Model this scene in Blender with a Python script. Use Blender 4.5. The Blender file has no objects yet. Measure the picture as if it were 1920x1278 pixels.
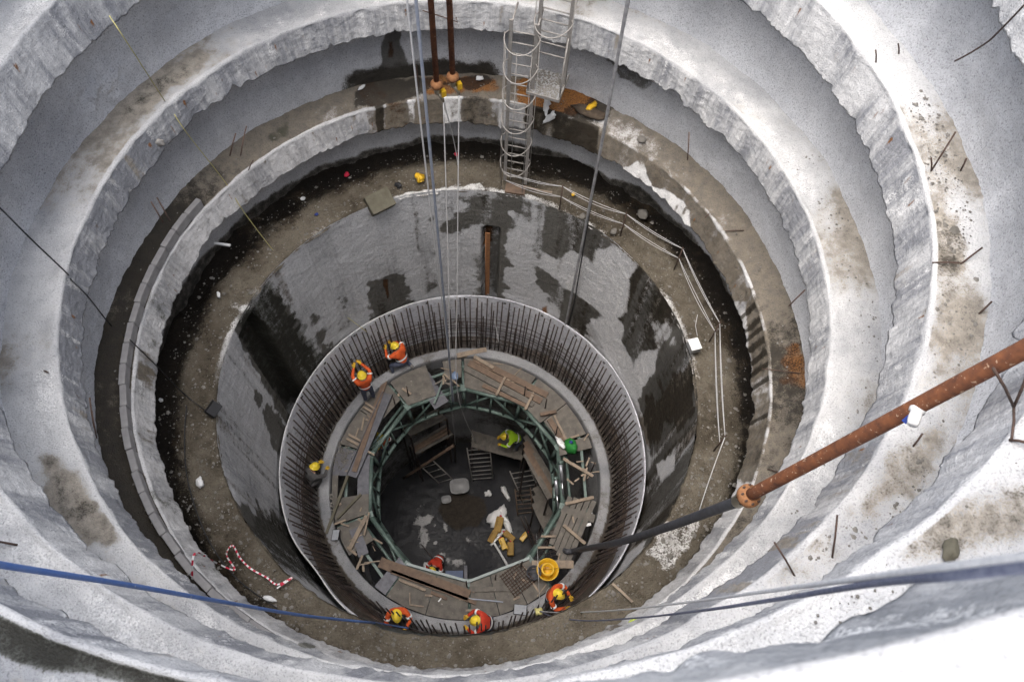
import bpy, bmesh, math, random
import numpy as np
from mathutils import Vector, Matrix

random.seed(7)
rng = np.random.default_rng(7)
SC = bpy.context.scene
COL = SC.collection
PI = math.pi

# ------------------------------------------------------------------ camera
# The shaft axis is the world z axis, the lowest floor is z = 0, y points away from the photographer.
CAM_Z = 31.5
CAM = np.array([0.0, -7.005, CAM_Z])
_t, _ro, _ya = math.radians(26.54), math.radians(4.241), math.radians(-8.80)
_Z = np.array([[math.cos(_ya), -math.sin(_ya), 0], [math.sin(_ya), math.cos(_ya), 0], [0, 0, 1]])
_F = _Z @ np.array([0, math.sin(_t), -math.cos(_t)])
_U = _Z @ np.array([0, math.cos(_t), math.sin(_t)])
_R = _Z @ np.array([1.0, 0, 0])
_R, _U = math.cos(_ro) * _R + math.sin(_ro) * _U, -math.sin(_ro) * _R + math.cos(_ro) * _U
cam = bpy.data.cameras.new('camera')
cam.lens = 1500 / 1920 * 36.0
cam.sensor_width = 36
cam.clip_start, cam.clip_end = 0.05, 500
cam.dof.use_dof = True
cam.dof.focus_distance = 21.0
cam.dof.aperture_fstop = 2.8
cam_o = bpy.data.objects.new('camera', cam)
COL.objects.link(cam_o)
M = Matrix.Identity(4)
for r in range(3):
    M[r][0], M[r][1], M[r][2], M[r][3] = _R[r], _U[r], -_F[r], CAM[r]
cam_o.matrix_world = M
SC.camera = cam_o

# ------------------------------------------------------------------ light
SUN_EL, SUN_AZ = math.radians(78), math.radians(255)      # azimuth counted from +y (away) clockwise towards +x
world = bpy.data.worlds.new('World'); SC.world = world; world.use_nodes = True
wn = world.node_tree; bg = wn.nodes['Background']
sky = wn.nodes.new('ShaderNodeTexSky'); sky.sky_type = 'NISHITA'; sky.sun_disc = False
sky.sun_elevation, sky.sun_rotation = SUN_EL, SUN_AZ
sky.air_density, sky.dust_density, sky.ozone_density = 1.0, 4.0, 1.0
hs = wn.nodes.new('ShaderNodeHueSaturation'); hs.inputs['Saturation'].default_value = 0.62   # overcast: a greyer sky
wn.links.new(sky.outputs[0], hs.inputs['Color']); wn.links.new(hs.outputs[0], bg.inputs['Color'])
bg.inputs['Strength'].default_value = 0.15
sun = bpy.data.lights.new('sun', 'SUN'); sun.energy = 1.2; sun.angle = math.radians(75); sun.color = (1.0, 0.97, 0.93)
sun_o = bpy.data.objects.new('sun', sun); COL.objects.link(sun_o)
sd = Vector((math.sin(SUN_AZ) * math.cos(SUN_EL), math.cos(SUN_AZ) * math.cos(SUN_EL), math.sin(SUN_EL)))
sun_o.rotation_euler = sd.to_track_quat('Z', 'Y').to_euler(); sun_o.location = (0, 0, 60)
SC.view_settings.view_transform = 'Standard'; SC.view_settings.look = 'None'
SC.view_settings.gamma = 1; SC.view_settings.use_curve_mapping = False
SC.view_settings.exposure = 1.58
SC.cycles.use_denoising = True
SC.cycles.max_bounces = 8; SC.cycles.diffuse_bounces = 4; SC.cycles.glossy_bounces = 3
SC.cycles.use_adaptive_sampling = True; SC.cycles.adaptive_threshold = 0.02

# ------------------------------------------------------------------ places: from a spot seen in the photograph to a world point
def ray(px, py):
    d = _F + (px - 960) / 1500 * _R + (639 - py) / 1500 * _U
    return d / np.linalg.norm(d)
def lev(px, py, h):
    """point on the level plane h metres below the camera"""
    d = ray(px, py); return CAM + d * (h / -d[2])
def cyl(px, py, R):
    """point where the sight line meets the shaft's cylinder of radius R (far side)"""
    d = ray(px, py)
    a = d[0]**2 + d[1]**2; b = CAM[0]*d[0] + CAM[1]*d[1]; c = CAM[0]**2 + CAM[1]**2 - R*R
    q = b*b - a*c
    s = (-b + math.sqrt(max(q, 0))) / a
    return CAM + d * s
def rad(px, py, dist):
    return CAM + ray(px, py) * dist
def ang(p): return math.atan2(p[1], p[0])
def Zh(h): return CAM_Z - h

# ------------------------------------------------------------------ noise
def _hash(i, j, k, s):
    n = (i * 374761393 + j * 668265263 + k * 2147483647 + s * 1274126177) & 0xFFFFFFFF
    n = ((n ^ (n >> 13)) * 1274126177) & 0xFFFFFFFF
    n = ((n ^ (n >> 16)) * 2246822519) & 0xFFFFFFFF
    return ((n ^ (n >> 15)) & 0xFFFFFF) / float(0xFFFFFF) * 2 - 1
def vnoise(x, y, z, s=0):
    xi, yi, zi = (np.floor(v).astype(np.int64) for v in (x, y, z))
    u, v, w = x - xi, y - yi, z - zi
    u, v, w = (q*q*(3-2*q) for q in (u, v, w))
    o = 0
    for a in (0, 1):
        for b in (0, 1):
            for c in (0, 1):
                o = o + _hash(xi+a, yi+b, zi+c, s) * (u if a else 1-u) * (v if b else 1-v) * (w if c else 1-w)
    return o
def fbm(x, y, z, sc=1.0, octv=4, s=0, gain=0.5):
    o = 0; a = 1.0; t = 0
    for k in range(octv):
        o = o + a * vnoise(x*sc, y*sc, z*sc, s + k*17); t += a; a *= gain; sc *= 2.03
    return o / t
def sstep(e0, e1, x):
    t = np.clip((x - e0) / (e1 - e0), 0, 1); return t*t*(3-2*t)

# ------------------------------------------------------------------ meshes
def put(name, me, mat=None, parent=None, **props):
    o = bpy.data.objects.new(name, me); COL.objects.link(o)
    if me is not None and mat is not None and not me.materials:
        me.materials.append(mat)
    if parent is not None: o.parent = parent
    for k, v in props.items(): o[k] = v
    return o
def tag(o, label=None, category=None, group=None, kind=None):
    if label: o['label'] = label
    if category: o['category'] = category
    if group: o['group'] = group
    if kind: o['kind'] = kind
    return o
def empty(name, loc=(0, 0, 0), rz=0.0, **k):
    o = bpy.data.objects.new(name, None); COL.objects.link(o); o.location = loc; o.rotation_euler = (0, 0, rz); o.empty_display_size = .1
    return tag(o, **k)
def grid_mesh(name, P, wrap=True, attrs=None, flip=False, smooth=True):
    """P (n,m,3): n around (wrapped), m along the profile"""
    n, m = P.shape[:2]
    me = bpy.data.meshes.new(name)
    idx = np.arange(n*m).reshape(n, m)
    a = idx if wrap else idx[:-1]; b = np.roll(idx, -1, 0) if wrap else idx[1:]
    q = np.stack([a[:, :-1], b[:, :-1], b[:, 1:], a[:, 1:]], -1).reshape(-1, 4)
    if flip: q = q[:, ::-1]
    me.vertices.add(n*m); me.vertices.foreach_set('co', P.reshape(-1).astype(np.float32))
    me.loops.add(q.size); me.loops.foreach_set('vertex_index', q.reshape(-1).astype(np.int32))
    me.polygons.add(len(q)); me.polygons.foreach_set('loop_start', np.arange(0, q.size, 4, dtype=np.int32))
    me.polygons.foreach_set('use_smooth', np.full(len(q), smooth))
    me.update(calc_edges=True)
    for k, v in (attrs or {}).items():
        A = me.attributes.new(k, 'FLOAT', 'POINT'); A.data.foreach_set('value', np.ascontiguousarray(v, dtype=np.float32).reshape(-1))
    return me
def py_mesh(name, V, F, smooth=False):
    me = bpy.data.meshes.new(name); me.from_pydata([tuple(map(float, v)) for v in V], [], F); me.update()
    if smooth: me.polygons.foreach_set('use_smooth', [True]*len(me.polygons))
    return me
class MB:
    """collects boxes, tubes and sheets that belong to ONE part"""
    def __init__(s): s.V = []; s.F = []
    def add(s, V, F):
        k = len(s.V); s.V += [tuple(map(float, v)) for v in V]; s.F += [tuple(i+k for i in f) for f in F]; return s
    def frame(s, o, X, Y, Zv, lo, hi, taper=0):
        o, X, Y, Zv = map(np.asarray, (o, X, Y, Zv)); V = []
        for z in (lo[2], hi[2]):
            for y in (lo[1], hi[1]):
                for x in (lo[0], hi[0]): V.append(o + X*x + Y*y + Zv*z)
        return s.add(V, [(0, 2, 3, 1), (4, 5, 7, 6), (0, 1, 5, 4), (2, 6, 7, 3), (0, 4, 6, 2), (1, 3, 7, 5)])
    def box(s, c, size, rz=0.0):
        X = np.array([math.cos(rz), math.sin(rz), 0]); Y = np.array([-math.sin(rz), math.cos(rz), 0])
        h = np.array(size)/2
        return s.frame(c, X, Y, np.array([0, 0, 1.]), -h, h)
    def bar(s, a, b, w, t, up=(0, 0, 1)):
        """rectangular bar from a to b, w wide, t thick (along up)"""
        a, b = np.asarray(a, float), np.asarray(b, float); X = b - a; L = np.linalg.norm(X); X = X/L
        Y = np.cross(up, X); n = np.linalg.norm(Y)
        Y = Y/n if n > 1e-6 else np.array([0, 1., 0]); Zv = np.cross(X, Y)
        return s.frame(a, X, Y, Zv, (0, -w/2, -t/2), (L, w/2, t/2))
    def tube(s, pts, r, n=8, closed=False, cap=True):
        pts = [np.asarray(p, float) for p in pts]; N = len(pts)
        rs = r if hasattr(r, '__len__') else [r]*N
        V = []; F = []; prev = None
        for i in range(N):
            if closed: t = pts[(i+1) % N] - pts[i-1]
            else: t = pts[min(i+1, N-1)] - pts[max(i-1, 0)]
            t = t/(np.linalg.norm(t)+1e-12)
            if prev is None:
                u = np.cross(t, (0, 0, 1.)) if abs(t[2]) < .9 else np.cross(t, (1., 0, 0))
            else: u = prev - t*np.dot(prev, t)
            u = u/np.linalg.norm(u); prev = u; v = np.cross(t, u)
            for k in range(n):
                a = 2*PI*k/n; V.append(pts[i] + (u*math.cos(a) + v*math.sin(a))*rs[i])
        for i in range(N if closed else N-1):
            j = (i+1) % N
            for k in range(n):
                l = (k+1) % n; F.append((i*n+k, i*n+l, j*n+l, j*n+k))
        if cap and not closed: F.append(tuple(range(n-1, -1, -1))); F.append(tuple((N-1)*n+k for k in range(n)))
        return s.add(V, F)
    def lathe(s, prof, n=16, c=(0, 0, 0), axis=None):
        """prof: (r, z) pairs, about axis through c"""
        c = np.asarray(c, float)
        Zv = np.array([0, 0, 1.]) if axis is None else np.asarray(axis, float)/np.linalg.norm(axis)
        X = np.cross(Zv, (0, 1., 0)) if abs(Zv[1]) < .9 else np.cross(Zv, (1., 0, 0)); X = X/np.linalg.norm(X); Y = np.cross(Zv, X)
        V = [c + X*r*math.cos(2*PI*k/n) + Y*r*math.sin(2*PI*k/n) + Zv*z for r, z in prof for k in range(n)]
        F = [(i*n+k, i*n+(k+1) % n, (i+1)*n+(k+1) % n, (i+1)*n+k) for i in range(len(prof)-1) for k in range(n)]
        F.append(tuple(range(n-1, -1, -1))); F.append(tuple((len(prof)-1)*n+k for k in range(n)))
        return s.add(V, F)
    def mesh(s, name, smooth=False): return py_mesh(name, s.V, s.F, smooth)
    def build(s, name, mat, parent=None, smooth=False, **k):
        return tag(put(name, s.mesh(name, smooth), mat, parent), **k)

# ------------------------------------------------------------------ materials
def nodes(name):
    m = bpy.data.materials.new(name); m.use_nodes = True
    nt = m.node_tree; b = nt.nodes['Principled BSDF']
    return m, nt, b
def N(nt, t, **k):
    n = nt.nodes.new(t)
    for a, v in k.items():
        if a in n.inputs: n.inputs[a].default_value = v
        else: setattr(n, a, v)
    return n
def L(nt, a, b): nt.links.new(a, b)
def noise(nt, scale, detail=4, rough=.55, stretch=None, coord='Object'):
    tc = N(nt, 'ShaderNodeTexCoord'); src = tc.outputs[coord]
    if stretch:
        mp = N(nt, 'ShaderNodeMapping'); mp.inputs['Scale'].default_value = stretch; L(nt, src, mp.inputs[0]); src = mp.outputs[0]
    n = N(nt, 'ShaderNodeTexNoise'); n.inputs['Scale'].default_value = scale; n.inputs['Detail'].default_value = detail; n.inputs['Roughness'].default_value = rough
    L(nt, src, n.inputs['Vector']); return n.outputs['Fac']
def ramp(nt, fac, *stops):
    r = N(nt, 'ShaderNodeValToRGB'); e = r.color_ramp.elements
    while len(e) < len(stops): e.new(0.5)
    for el, (p, c) in zip(e, stops):
        el.position = p; el.color = (c, c, c, 1) if not hasattr(c, '__len__') else (*c, 1)
    L(nt, fac, r.inputs[0]); return r.outputs[0]
def math_(nt, op, a, b=None, clamp=False):
    n = N(nt, 'ShaderNodeMath', operation=op); n.use_clamp = clamp
    for i, v in enumerate((a, b)):
        if v is None: continue
        if isinstance(v, (int, float)): n.inputs[i].default_value = v
        else: L(nt, v, n.inputs[i])
    return n.outputs[0]
def mix(nt, fac, a, b, mode='MIX'):
    n = N(nt, 'ShaderNodeMix', data_type='RGBA', blend_type=mode); n.clamp_factor = True
    for s, v in ((n.inputs[0], fac), (n.inputs[6], a), (n.inputs[7], b)):
        if isinstance(v, (int, float)): s.default_value = v
        elif isinstance(v, tuple): s.default_value = (*v, 1)
        else: L(nt, v, s)
    return n.outputs[2]
def attr(nt, name):
    a = N(nt, 'ShaderNodeAttribute'); a.attribute_name = name; return a.outputs['Fac']
def bump(nt, b, hgt, strength=.5, dist=.02):
    n = N(nt, 'ShaderNodeBump'); n.inputs['Strength'].default_value = strength; n.inputs['Distance'].default_value = dist
    L(nt, hgt, n.inputs['Height']); L(nt, n.outputs[0], b.inputs['Normal']); return n

def concrete(name, base, base2, fine=40.0, bump_s=.6, bump_d=.012, dirtc=(.10, .075, .05), WETC=(.22, .21, .19), wr=.6, grain=.6, spec=.25):
    """sprayed or cast concrete; the attributes dirt, wet, rust, lime and moss lay stains of their own shape on it, tone mottles it; tone and wet also carry some painted shade"""
    m, nt, b = nodes(name)
    fin = noise(nt, fine, 2.5, .62)
    med = noise(nt, 6, 3, .6)
    tone = attr(nt, 'tone')
    stk = noise(nt, 16, 3, .65, (1, 1, .05))
    tone = math_(nt, 'ADD', tone, math_(nt, 'MULTIPLY', attr(nt, 'face'), math_(nt, 'MULTIPLY', math_(nt, 'SUBTRACT', stk, .5), 1.7)))
    tone = math_(nt, 'ADD', tone, math_(nt, 'MULTIPLY', math_(nt, 'SUBTRACT', med, .5), .7))
    col = mix(nt, ramp(nt, tone, (.0, 0.), (1., 1.)), base, base2)
    br = math_(nt, 'ADD', math_(nt, 'MULTIPLY', math_(nt, 'SUBTRACT', med, .5), .9), math_(nt, 'MULTIPLY', math_(nt, 'SUBTRACT', fin, .5), 1.0))
    def edge(a, lo=.28, hi=.80):
        s = math_(nt, 'ADD', a, br)
        r = N(nt, 'ShaderNodeMapRange'); r.interpolation_type = 'SMOOTHSTEP'; L(nt, s, r.inputs[0]); r.inputs[1].default_value = lo; r.inputs[2].default_value = hi
        return r.outputs[0]
    col = mix(nt, math_(nt, 'MULTIPLY', edge(attr(nt, 'lime')), .85), col, (.80, .79, .77))
    dcol = mix(nt, ramp(nt, med, (.35, 0.), (.65, 1.)), dirtc, tuple(c*.6 for c in dirtc))
    col = mix(nt, math_(nt, 'MULTIPLY', edge(attr(nt, 'dirt')), .88), col, dcol)
    col = mix(nt, math_(nt, 'MULTIPLY', edge(attr(nt, 'moss')), .8), col, (.06, .062, .042))
    rc = mix(nt, ramp(nt, fin, (.35, 0.), (.65, 1.)), (.40, .16, .03), (.08, .034, .013))
    col = mix(nt, math_(nt, 'MULTIPLY', edge(attr(nt, 'rust')), .9), col, rc)
    wet = edge(attr(nt, 'wet'), .30, .75)
    col = mix(nt, wet, col, mix(nt, 1.0, col, WETC, 'MULTIPLY'))
    spk = ramp(nt, fin, (.30, .35), (.46, .95), (.58, 1.0), (.72, 1.22))  # pits darkened, crests lightened: cavity shading put into the colour
    col = mix(nt, grain, col, mix(nt, 1.0, col, spk, 'MULTIPLY'))
    L(nt, col, b.inputs['Base Color'])
    rg = N(nt, 'ShaderNodeMapRange'); L(nt, wet, rg.inputs[0]); rg.inputs[3].default_value = .92; rg.inputs[4].default_value = wr
    L(nt, rg.outputs[0], b.inputs['Roughness']); b.inputs['Specular IOR Level'].default_value = spec
    bump(nt, b, fin, bump_s, bump_d)
    return m
def plain(name, c, rough=.6, metal=0.0, var=.25, scale=14., c2=None, spot=None, bmp=.15, stretch=None):
    m, nt, b = nodes(name)
    n1 = noise(nt, scale, 5, .6, stretch)
    col = mix(nt, ramp(nt, n1, (.3, 0.), (.7, 1.)), c, c2 if c2 else tuple(v*(1-var) for v in c))
    if spot:
        n2 = noise(nt, scale*2.3, 5, .65); col = mix(nt, ramp(nt, n2, (spot[1], 0.), (spot[1]+.06, 1.)), col, spot[0])
    L(nt, col, b.inputs['Base Color']); b.inputs['Roughness'].default_value = rough; b.inputs['Metallic'].default_value = metal
    if bmp: bump(nt, b, n1, bmp, .01)
    return m
# ------------------------------------------------------------------ the shaft: ring beams, recessed walls, ledges
NT = 1200
TH = np.linspace(-PI/2, 1.5*PI, NT, endpoint=False)       # starts on the photographer's side
CX, CY = np.cos(TH), np.sin(TH)
TH2 = TH[:, None]
def ring(R, h):
    return np.stack([R*CX[:, None], R*CY[:, None], CAM_Z - h], -1)
def n1(sc, octv=3, s=0, z=0.0):
    """noise around the ring, at sc bumps per metre"""
    return fbm(CX*6.2, CY*6.2, np.full(NT, z), sc, octv, s)
def n2(R, h, sc, octv=4, s=0, st=1.0):
    return fbm(R*CX[:, None], R*CY[:, None], h*st, sc, octv, s)
def pmask(X, Y, P, soft, nz):
    px, py = np.array(P, float).T
    d = np.full(X.shape, 1e9); ins = np.zeros(X.shape, bool)
    for i in range(len(px)):
        ax, ay, bx, by = px[i-1], py[i-1], px[i], py[i]
        ex, ey = bx-ax, by-ay; t = np.clip(((X-ax)*ex + (Y-ay)*ey)/(ex*ex+ey*ey+1e-9), 0, 1)
        d = np.minimum(d, (X-ax-t*ex)**2 + (Y-ay-t*ey)**2)
        ins ^= ((ay > Y) != (by > Y)) & (X < (bx-ax)*(Y-ay)/(by-ay+1e-12) + ax)
    d = np.sqrt(d)
    return sstep(-soft, soft, np.where(ins, d, -d) + nz)
def wall_th(px, py, R):
    a = ang(cyl(px, py, R)); return a + 2*PI if a < -PI/2 else a
def wall_stain(R, H, pts, Rm, soft=.10, amp=.16, seed=0):
    """stain with an outline read off the wall of radius Rm: outline kept in (arc length, depth) on that wall"""
    pg = [(wall_th(x, y, Rm)*Rm, CAM_Z - cyl(x, y, Rm)[2]) for x, y in pts]
    ss = np.array(pg); lo, hi = ss.min(0) - .8, ss.max(0) + .8
    out = np.zeros(R.shape); rows = np.where((TH*Rm > lo[0]) & (TH*Rm < hi[0]))[0]
    if len(rows) == 0: return out
    S = np.repeat(TH2[rows]*Rm, R.shape[1], 1); Hh = H[rows]
    nz = amp*(fbm(S, Hh, Hh*0+seed, 2.2, 4, seed) )
    out[rows] = pmask(S, Hh, pg, soft, nz); return out
def top_stain(P, pts, h, soft=.08, amp=.14, seed=0):
    """stain on a level surface h below the camera, outline in plan"""
    pg = [lev(x, y, h)[:2] for x, y in pts]
    X, Y = P[..., 0], P[..., 1]
    ss = np.array(pg); lo, hi = ss.min(0) - .5, ss.max(0) + .5
    sel = (X > lo[0]) & (X < hi[0]) & (Y > lo[1]) & (Y < hi[1])
    out = np.zeros(X.shape); x, y = X[sel], Y[sel]
    out[sel] = pmask(x, y, pg, soft, amp*fbm(x, y, x*0+seed, 2.5, 4, seed)); return out
def drip(P, px, py, R, w=.035, ln=.25):
    """rust weeping from a bar end on a face"""
    c = cyl(px, py, R); d2 = (P[..., 0]-c[0])**2 + (P[..., 1]-c[1])**2; dz = c[2] - P[..., 2]
    tail = np.where(dz > 0, np.exp(-(dz/ln)**2), np.exp(-(dz/.03)**2))
    return np.exp(-d2/w**2)*tail*1.1

MAT_TOP = concrete('weathered_top_concrete', (.24, .245, .255), (.42, .415, .41), 50, .6, .012, (.33, .30, .26))
MAT_BEAM = concrete('cast_concrete', (.27, .275, .29), (.60, .595, .585), 44, .9, .02, (.36, .315, .25))
MAT_MUDBEAM = concrete('muddy_cast_concrete', (.30, .30, .305), (.60, .59, .58), 40, .9, .02, (.15, .12, .08))
MAT_WALL = concrete('sprayed_concrete', (.46, .465, .48), (.72, .72, .725), 40, 1.0, .03, (.16, .14, .11), grain=.8)
MAT_LOW = concrete('wet_sprayed_concrete', (.27, .272, .28), (.60, .60, .605), 32, 1.0, .03, (.15, .12, .085), (.24, .23, .205), .9, .7, .12)
MAT_SOIL = concrete('gravelly_mud', (.066, .054, .038), (.17, .147, .112), 30, 1.0, .05, (.042, .029, .016), (.18, .16, .13))
ATTRS = ('face', 'tone', 'dirt', 'wet', 'rust', 'lime', 'moss')

def beam(name, Rw, hw, Rt, ht, Rb, hb, Rs, seed, label, stains=None, rough=1.0, mat=None):
    """one ring beam: ledge from the wall (Rw,hw) to the top edge (Rt,ht), face down to (Rb,hb), ragged underside back to Rs"""
    prof = []; W = Rw + .25
    for t in np.linspace(0, 1, 30)[:-1]:
        r = W + (Rt + .04 - W)*t; prof.append((r, hw + (ht - .012 - hw)*min(1, max(0, (Rw - r)/(Rw - Rt - .04))), 0, t))
    for k in range(4): a = PI/2*k/3; prof.append((Rt+.04-.04*math.sin(a), ht-.012+.04*(1-math.cos(a)), 1, 1+a*.05))
    for t in np.linspace(0, 1, 26)[1:]: prof.append((Rt+(Rb-Rt)*t, ht+.03+(hb-ht-.03)*t, 2, 2+t))
    for t in np.linspace(0, 1, 9)[1:]: prof.append((Rb+(Rs+.2-Rb)*t, hb-.10*t**.6, 3, 3+t))
    pr = np.array(prof)
    R = np.repeat(pr[None, :, 0], NT, 0).copy(); H = np.repeat(pr[None, :, 1], NT, 0).copy(); zone = pr[None, :, 2]; T = pr[None, :, 3]
    R0, H0 = R.copy(), H.copy()
    # out-of-round casting, sagging ragged lower lip, trowelled ledge
    R += (.05 if seed > 150 else .015)*n1(.35, 3, seed)[:, None]*np.clip(T, 0, 1) + .02*n1(2.2, 2, seed+3)[:, None]*(zone >= 1)
    low = np.clip(T-2, 0, 1)
    chip = np.clip(n1(1.7, 3, seed+55)-.15, 0, 1)*.30 + np.clip(n1(5, 2, seed+56)-.35, 0, 1)*.22     # pieces broken off the lip
    rag = (.05*n1(.9, 2, seed+5) + .035*n1(3.5, 3, seed+6) + .10*np.abs(n1(13, 2, seed+8))*sstep(-.3, .4, n1(.8, 2, seed+57)) - chip)[:, None]*rough
    H += rag*low*(zone == 2) + (zone == 3)*rag*np.clip(1-(T-3)*1.5, 0, 1)
    R += (zone == 2)*(.035*n2(R0, H0, 4, 3, seed+7, .35) + .014*n2(R0, H0, 20, 2, seed+9))
    R -= (zone == 2)*low**3*(.045*n1(7, 3, seed+11)[:, None])
    H += (zone == 0)*(.05*n2(R0, H0, 1.2, 4, seed+13) + .016*n2(R0, H0, 8, 3, seed+14))
    e = .03*n1(4, 3, seed+15)[:, None]
    H += (zone == 1)*e + (zone == 0)*e*sstep(.8, 1., T) + (zone == 2)*e*(1-low)
    if seed < 150: R += .06*np.exp(-((TH2 - np.where(TH2 > PI, 1.5*PI, -PI/2))/.5)**2)*np.clip(T, 0, 1)
    P = ring(R, H)
    A = {k: np.zeros(R.shape) for k in ATTRS}
    A['face'] += (zone == 2)*1.0
    A['tone'] += .66 - .10*(zone == 2) + .75*n2(R0, H0, .55, 4, seed+30) + (zone == 2)*(1.3*n2(R0, H0, 3.2, 4, seed+31, .07) + .25*n2(R0, H0, 9, 3, seed+32, .1)) + (zone < 2)*.35*n2(R0, H0, 3, 3, seed+33) + .15*(zone < 2)  # faces darker, ledges lighter: light from above put into the tone
    A['dirt'] += (zone == 0)*(.22*sstep(.75, .2, T) + .55*n2(R0, H0, .7, 4, seed+20))
    A['lime'] += (zone == 0)*sstep(.45, .8, T)*sstep(1., .93, T)*(.26+.6*n2(R0, H0, 1.1, 4, seed+21))
    rr = np.random.default_rng(seed)
    for _ in range(46):                                             # rust weeping from bar ends cast into the face
        c = rr.uniform(-PI/2, 1.5*PI); hh = ht + rr.uniform(.12, .8)*(hb-ht); ln = rr.uniform(.06, .22); w = rr.uniform(.010, .022)
        dh = H - hh; A['rust'] += (zone == 2)*np.exp(-((TH2-c)*Rt/w)**2)*np.where(dh > 0, np.exp(-(dh/ln)**2), np.exp(-(dh/.03)**2))*rr.uniform(.45, .95)
    sk = n2(R0, H0, 4.5, 4, seed+40, .05); A['dirt'] += (zone == 2)*sstep(.15, .6, sk)*sstep(0, .3, n2(R0, H0, .35, 3, seed+41))*.75
    A['lime'] += (zone == 2)*sstep(.1, .5, n2(R0, H0, 5.5, 4, seed+42, .07))*.55
    A['dirt'] += (zone == 0)*sstep(.0, .5, n2(R0, H0, .45, 4, seed+43))*.5
    if stains: stains(A, R, H, zone, T, P)
    return tag(put(name, grid_mesh(name, P, True, A), mat or MAT_BEAM), label, 'ring beam', 'concrete ring beams of the shaft', 'thing')

def wall(name, Rt, ht, Rb, hb, seed, label, stains=None, mat=None, m=46, foot=.0, bulge=.05, wob=.05, extra=None, amp=1.0):
    t = np.linspace(0, 1, m)[None, :]
    R = np.repeat(Rt + (Rb-Rt)*t + bulge*np.sin(t*PI), NT, 0); H = np.repeat(ht + (hb-ht)*t, NT, 0); R0 = R.copy()
    R = R - foot*np.clip((t-.72)/.28, 0, 1)**2
    R += wob*n1(.5, 3, seed)[:, None]*t + amp*(.06*n2(R0, H, .8, 3, seed+1) + .03*n2(R0, H, 4, 3, seed+2)) + .012*n2(R0, H, 16, 2, seed+3)
    if extra is not None: R = R + extra(R, H)
    P = ring(R, H)
    A = {k: np.zeros(R.shape) for k in ATTRS}
    A['tone'] += .5 + .7*n2(R0, H, .5, 4, seed+30) + .6*n2(R0, H, 1.6, 4, seed+31, .2)
    if stains: stains(A, R, H, P)
    return tag(put(name, grid_mesh(name, P, True, A), mat or MAT_WALL), label, 'wall', 'sprayed concrete walls of the shaft', 'thing')

def ground_top():
    a = np.linspace(0, 2*PI, 96, endpoint=False); rr = np.array([9.0, 14, 30, 120])
    P = np.stack([rr[None]*np.cos(a)[:, None], rr[None]*np.sin(a)[:, None], np.full((96, 4), Zh(1.66))], -1)
    A = {k: np.zeros((96, 4)) for k in ATTRS}; A['tone'] += .5
    tag(put('ground', grid_mesh('ground', P, True, A), MAT_SOIL), kind='structure')
ground_top()

# --- stains of each ring and a little painted shade, where the photograph shows them
def st_top(A, R, H, zone, T, P):
    A['tone'] += .5*n2(R, H, 1.2, 3, 71, 4.); A['dirt'] += .3*n2(R, H, .8, 3, 73, 3.); A['rust'] *= 0
def st_b0(A, R, H, zone, T, P):
    g = top_stain(P, [(-60, 1120), (0, 1136), (101, 1184), (202, 1220), (303, 1246), (450, 1275), (330, 1300), (100, 1262), (0, 1235), (-60, 1220)], 5.7, .05, .06, 3)*(zone == 0)
    A['moss'] += 1.2*g; A['wet'] += .7*g; A['lime'] -= g
    d = top_stain(P, [(1735, 945), (1800, 925), (1890, 870), (1960, 900), (1960, 985), (1850, 1025), (1790, 1050), (1690, 1040)], 5.7, .2, .25, 4)*(zone == 0)
    A['dirt'] += .8*d; A['wet'] += .38*d; A['lime'] -= d
    A['moss'] += .55*top_stain(P, [(740, 1240), (850, 1225), (950, 1215), (900, 1245), (800, 1262)], 5.7, .05, .1, 5)*(zone == 0)
    for x, y in ((1570, 905), (1488, 1010)): A['rust'] += drip(P, x, y, 6.68)*(zone == 2)
def st_b1(A, R, H, zone, T, P):
    for k, pts in enumerate(([(1730, 360), (1750, 362), (1800, 420), (1830, 470), (1790, 490), (1745, 490), (1738, 430)],
                             [(1745, 490), (1800, 490), (1845, 560), (1840, 640), (1760, 690), (1735, 620)],
                             [(70, 870), (110, 868), (150, 920), (165, 975), (140, 1000), (100, 950)],
                             [(1590, 960), (1660, 870), (1760, 790), (1770, 860), (1700, 930), (1640, 990)])):
        d = top_stain(P, pts, 8.55, .16, .3, 20+k)*(zone == 0); A['dirt'] += (.8, .5, .7, .6)[k]*d; A['wet'] += (.42, .3, .42, .3)[k]*d; A['lime'] -= d
    for x, y in ((1560, 60), (1571, 70), (1606, 120), (1612, 130), (1635, 160), (1658, 200), (1672, 260), (1705, 330), (1712, 375), (1690, 435), (1730, 455), (1690, 620), (48, 640), (28, 120), (170, 40)):
        A['rust'] += drip(P, x, y, 6.42, .025, .2)*(zone == 2)
def st_b2(A, R, H, zone, T, P):
    for k, pts in enumerate(([(225, 200), (290, 140), (350, 105), (380, 100), (330, 160), (280, 200), (230, 225)],
                             [(80, 860), (110, 868), (150, 900), (175, 960), (170, 1010), (140, 1000), (100, 950)],
                             [(165, 950), (195, 965), (200, 1005), (170, 1015)])):
        d = top_stain(P, pts, 11.3, .18, .3, 30+k)*(zone == 0); A['dirt'] += .8*d; A['wet'] += .4*d; A['lime'] -= .6*d; A['moss'] += (.35, 0, 0)[k]*d
    for x, y in ((135, 592), (143, 620), (150, 655), (140, 650), (118, 655), (330, 180), (345, 190), (515, 82), (530, 70), (568, 55), (760, 20), (722, 22), (700, 55), (1210, 95), (1290, 185), (1440, 300), (1445, 310), (280, 270), (1163, 60)):
        A['rust'] += drip(P, x, y, 6.16, .03, .16)*(zone == 2)
    A['tone'] -= .55*(zone == 2)*sstep(.2, .9, CX[:, None]*-1)                                        # left faces greyed: their shade is painted into the tone
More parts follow.
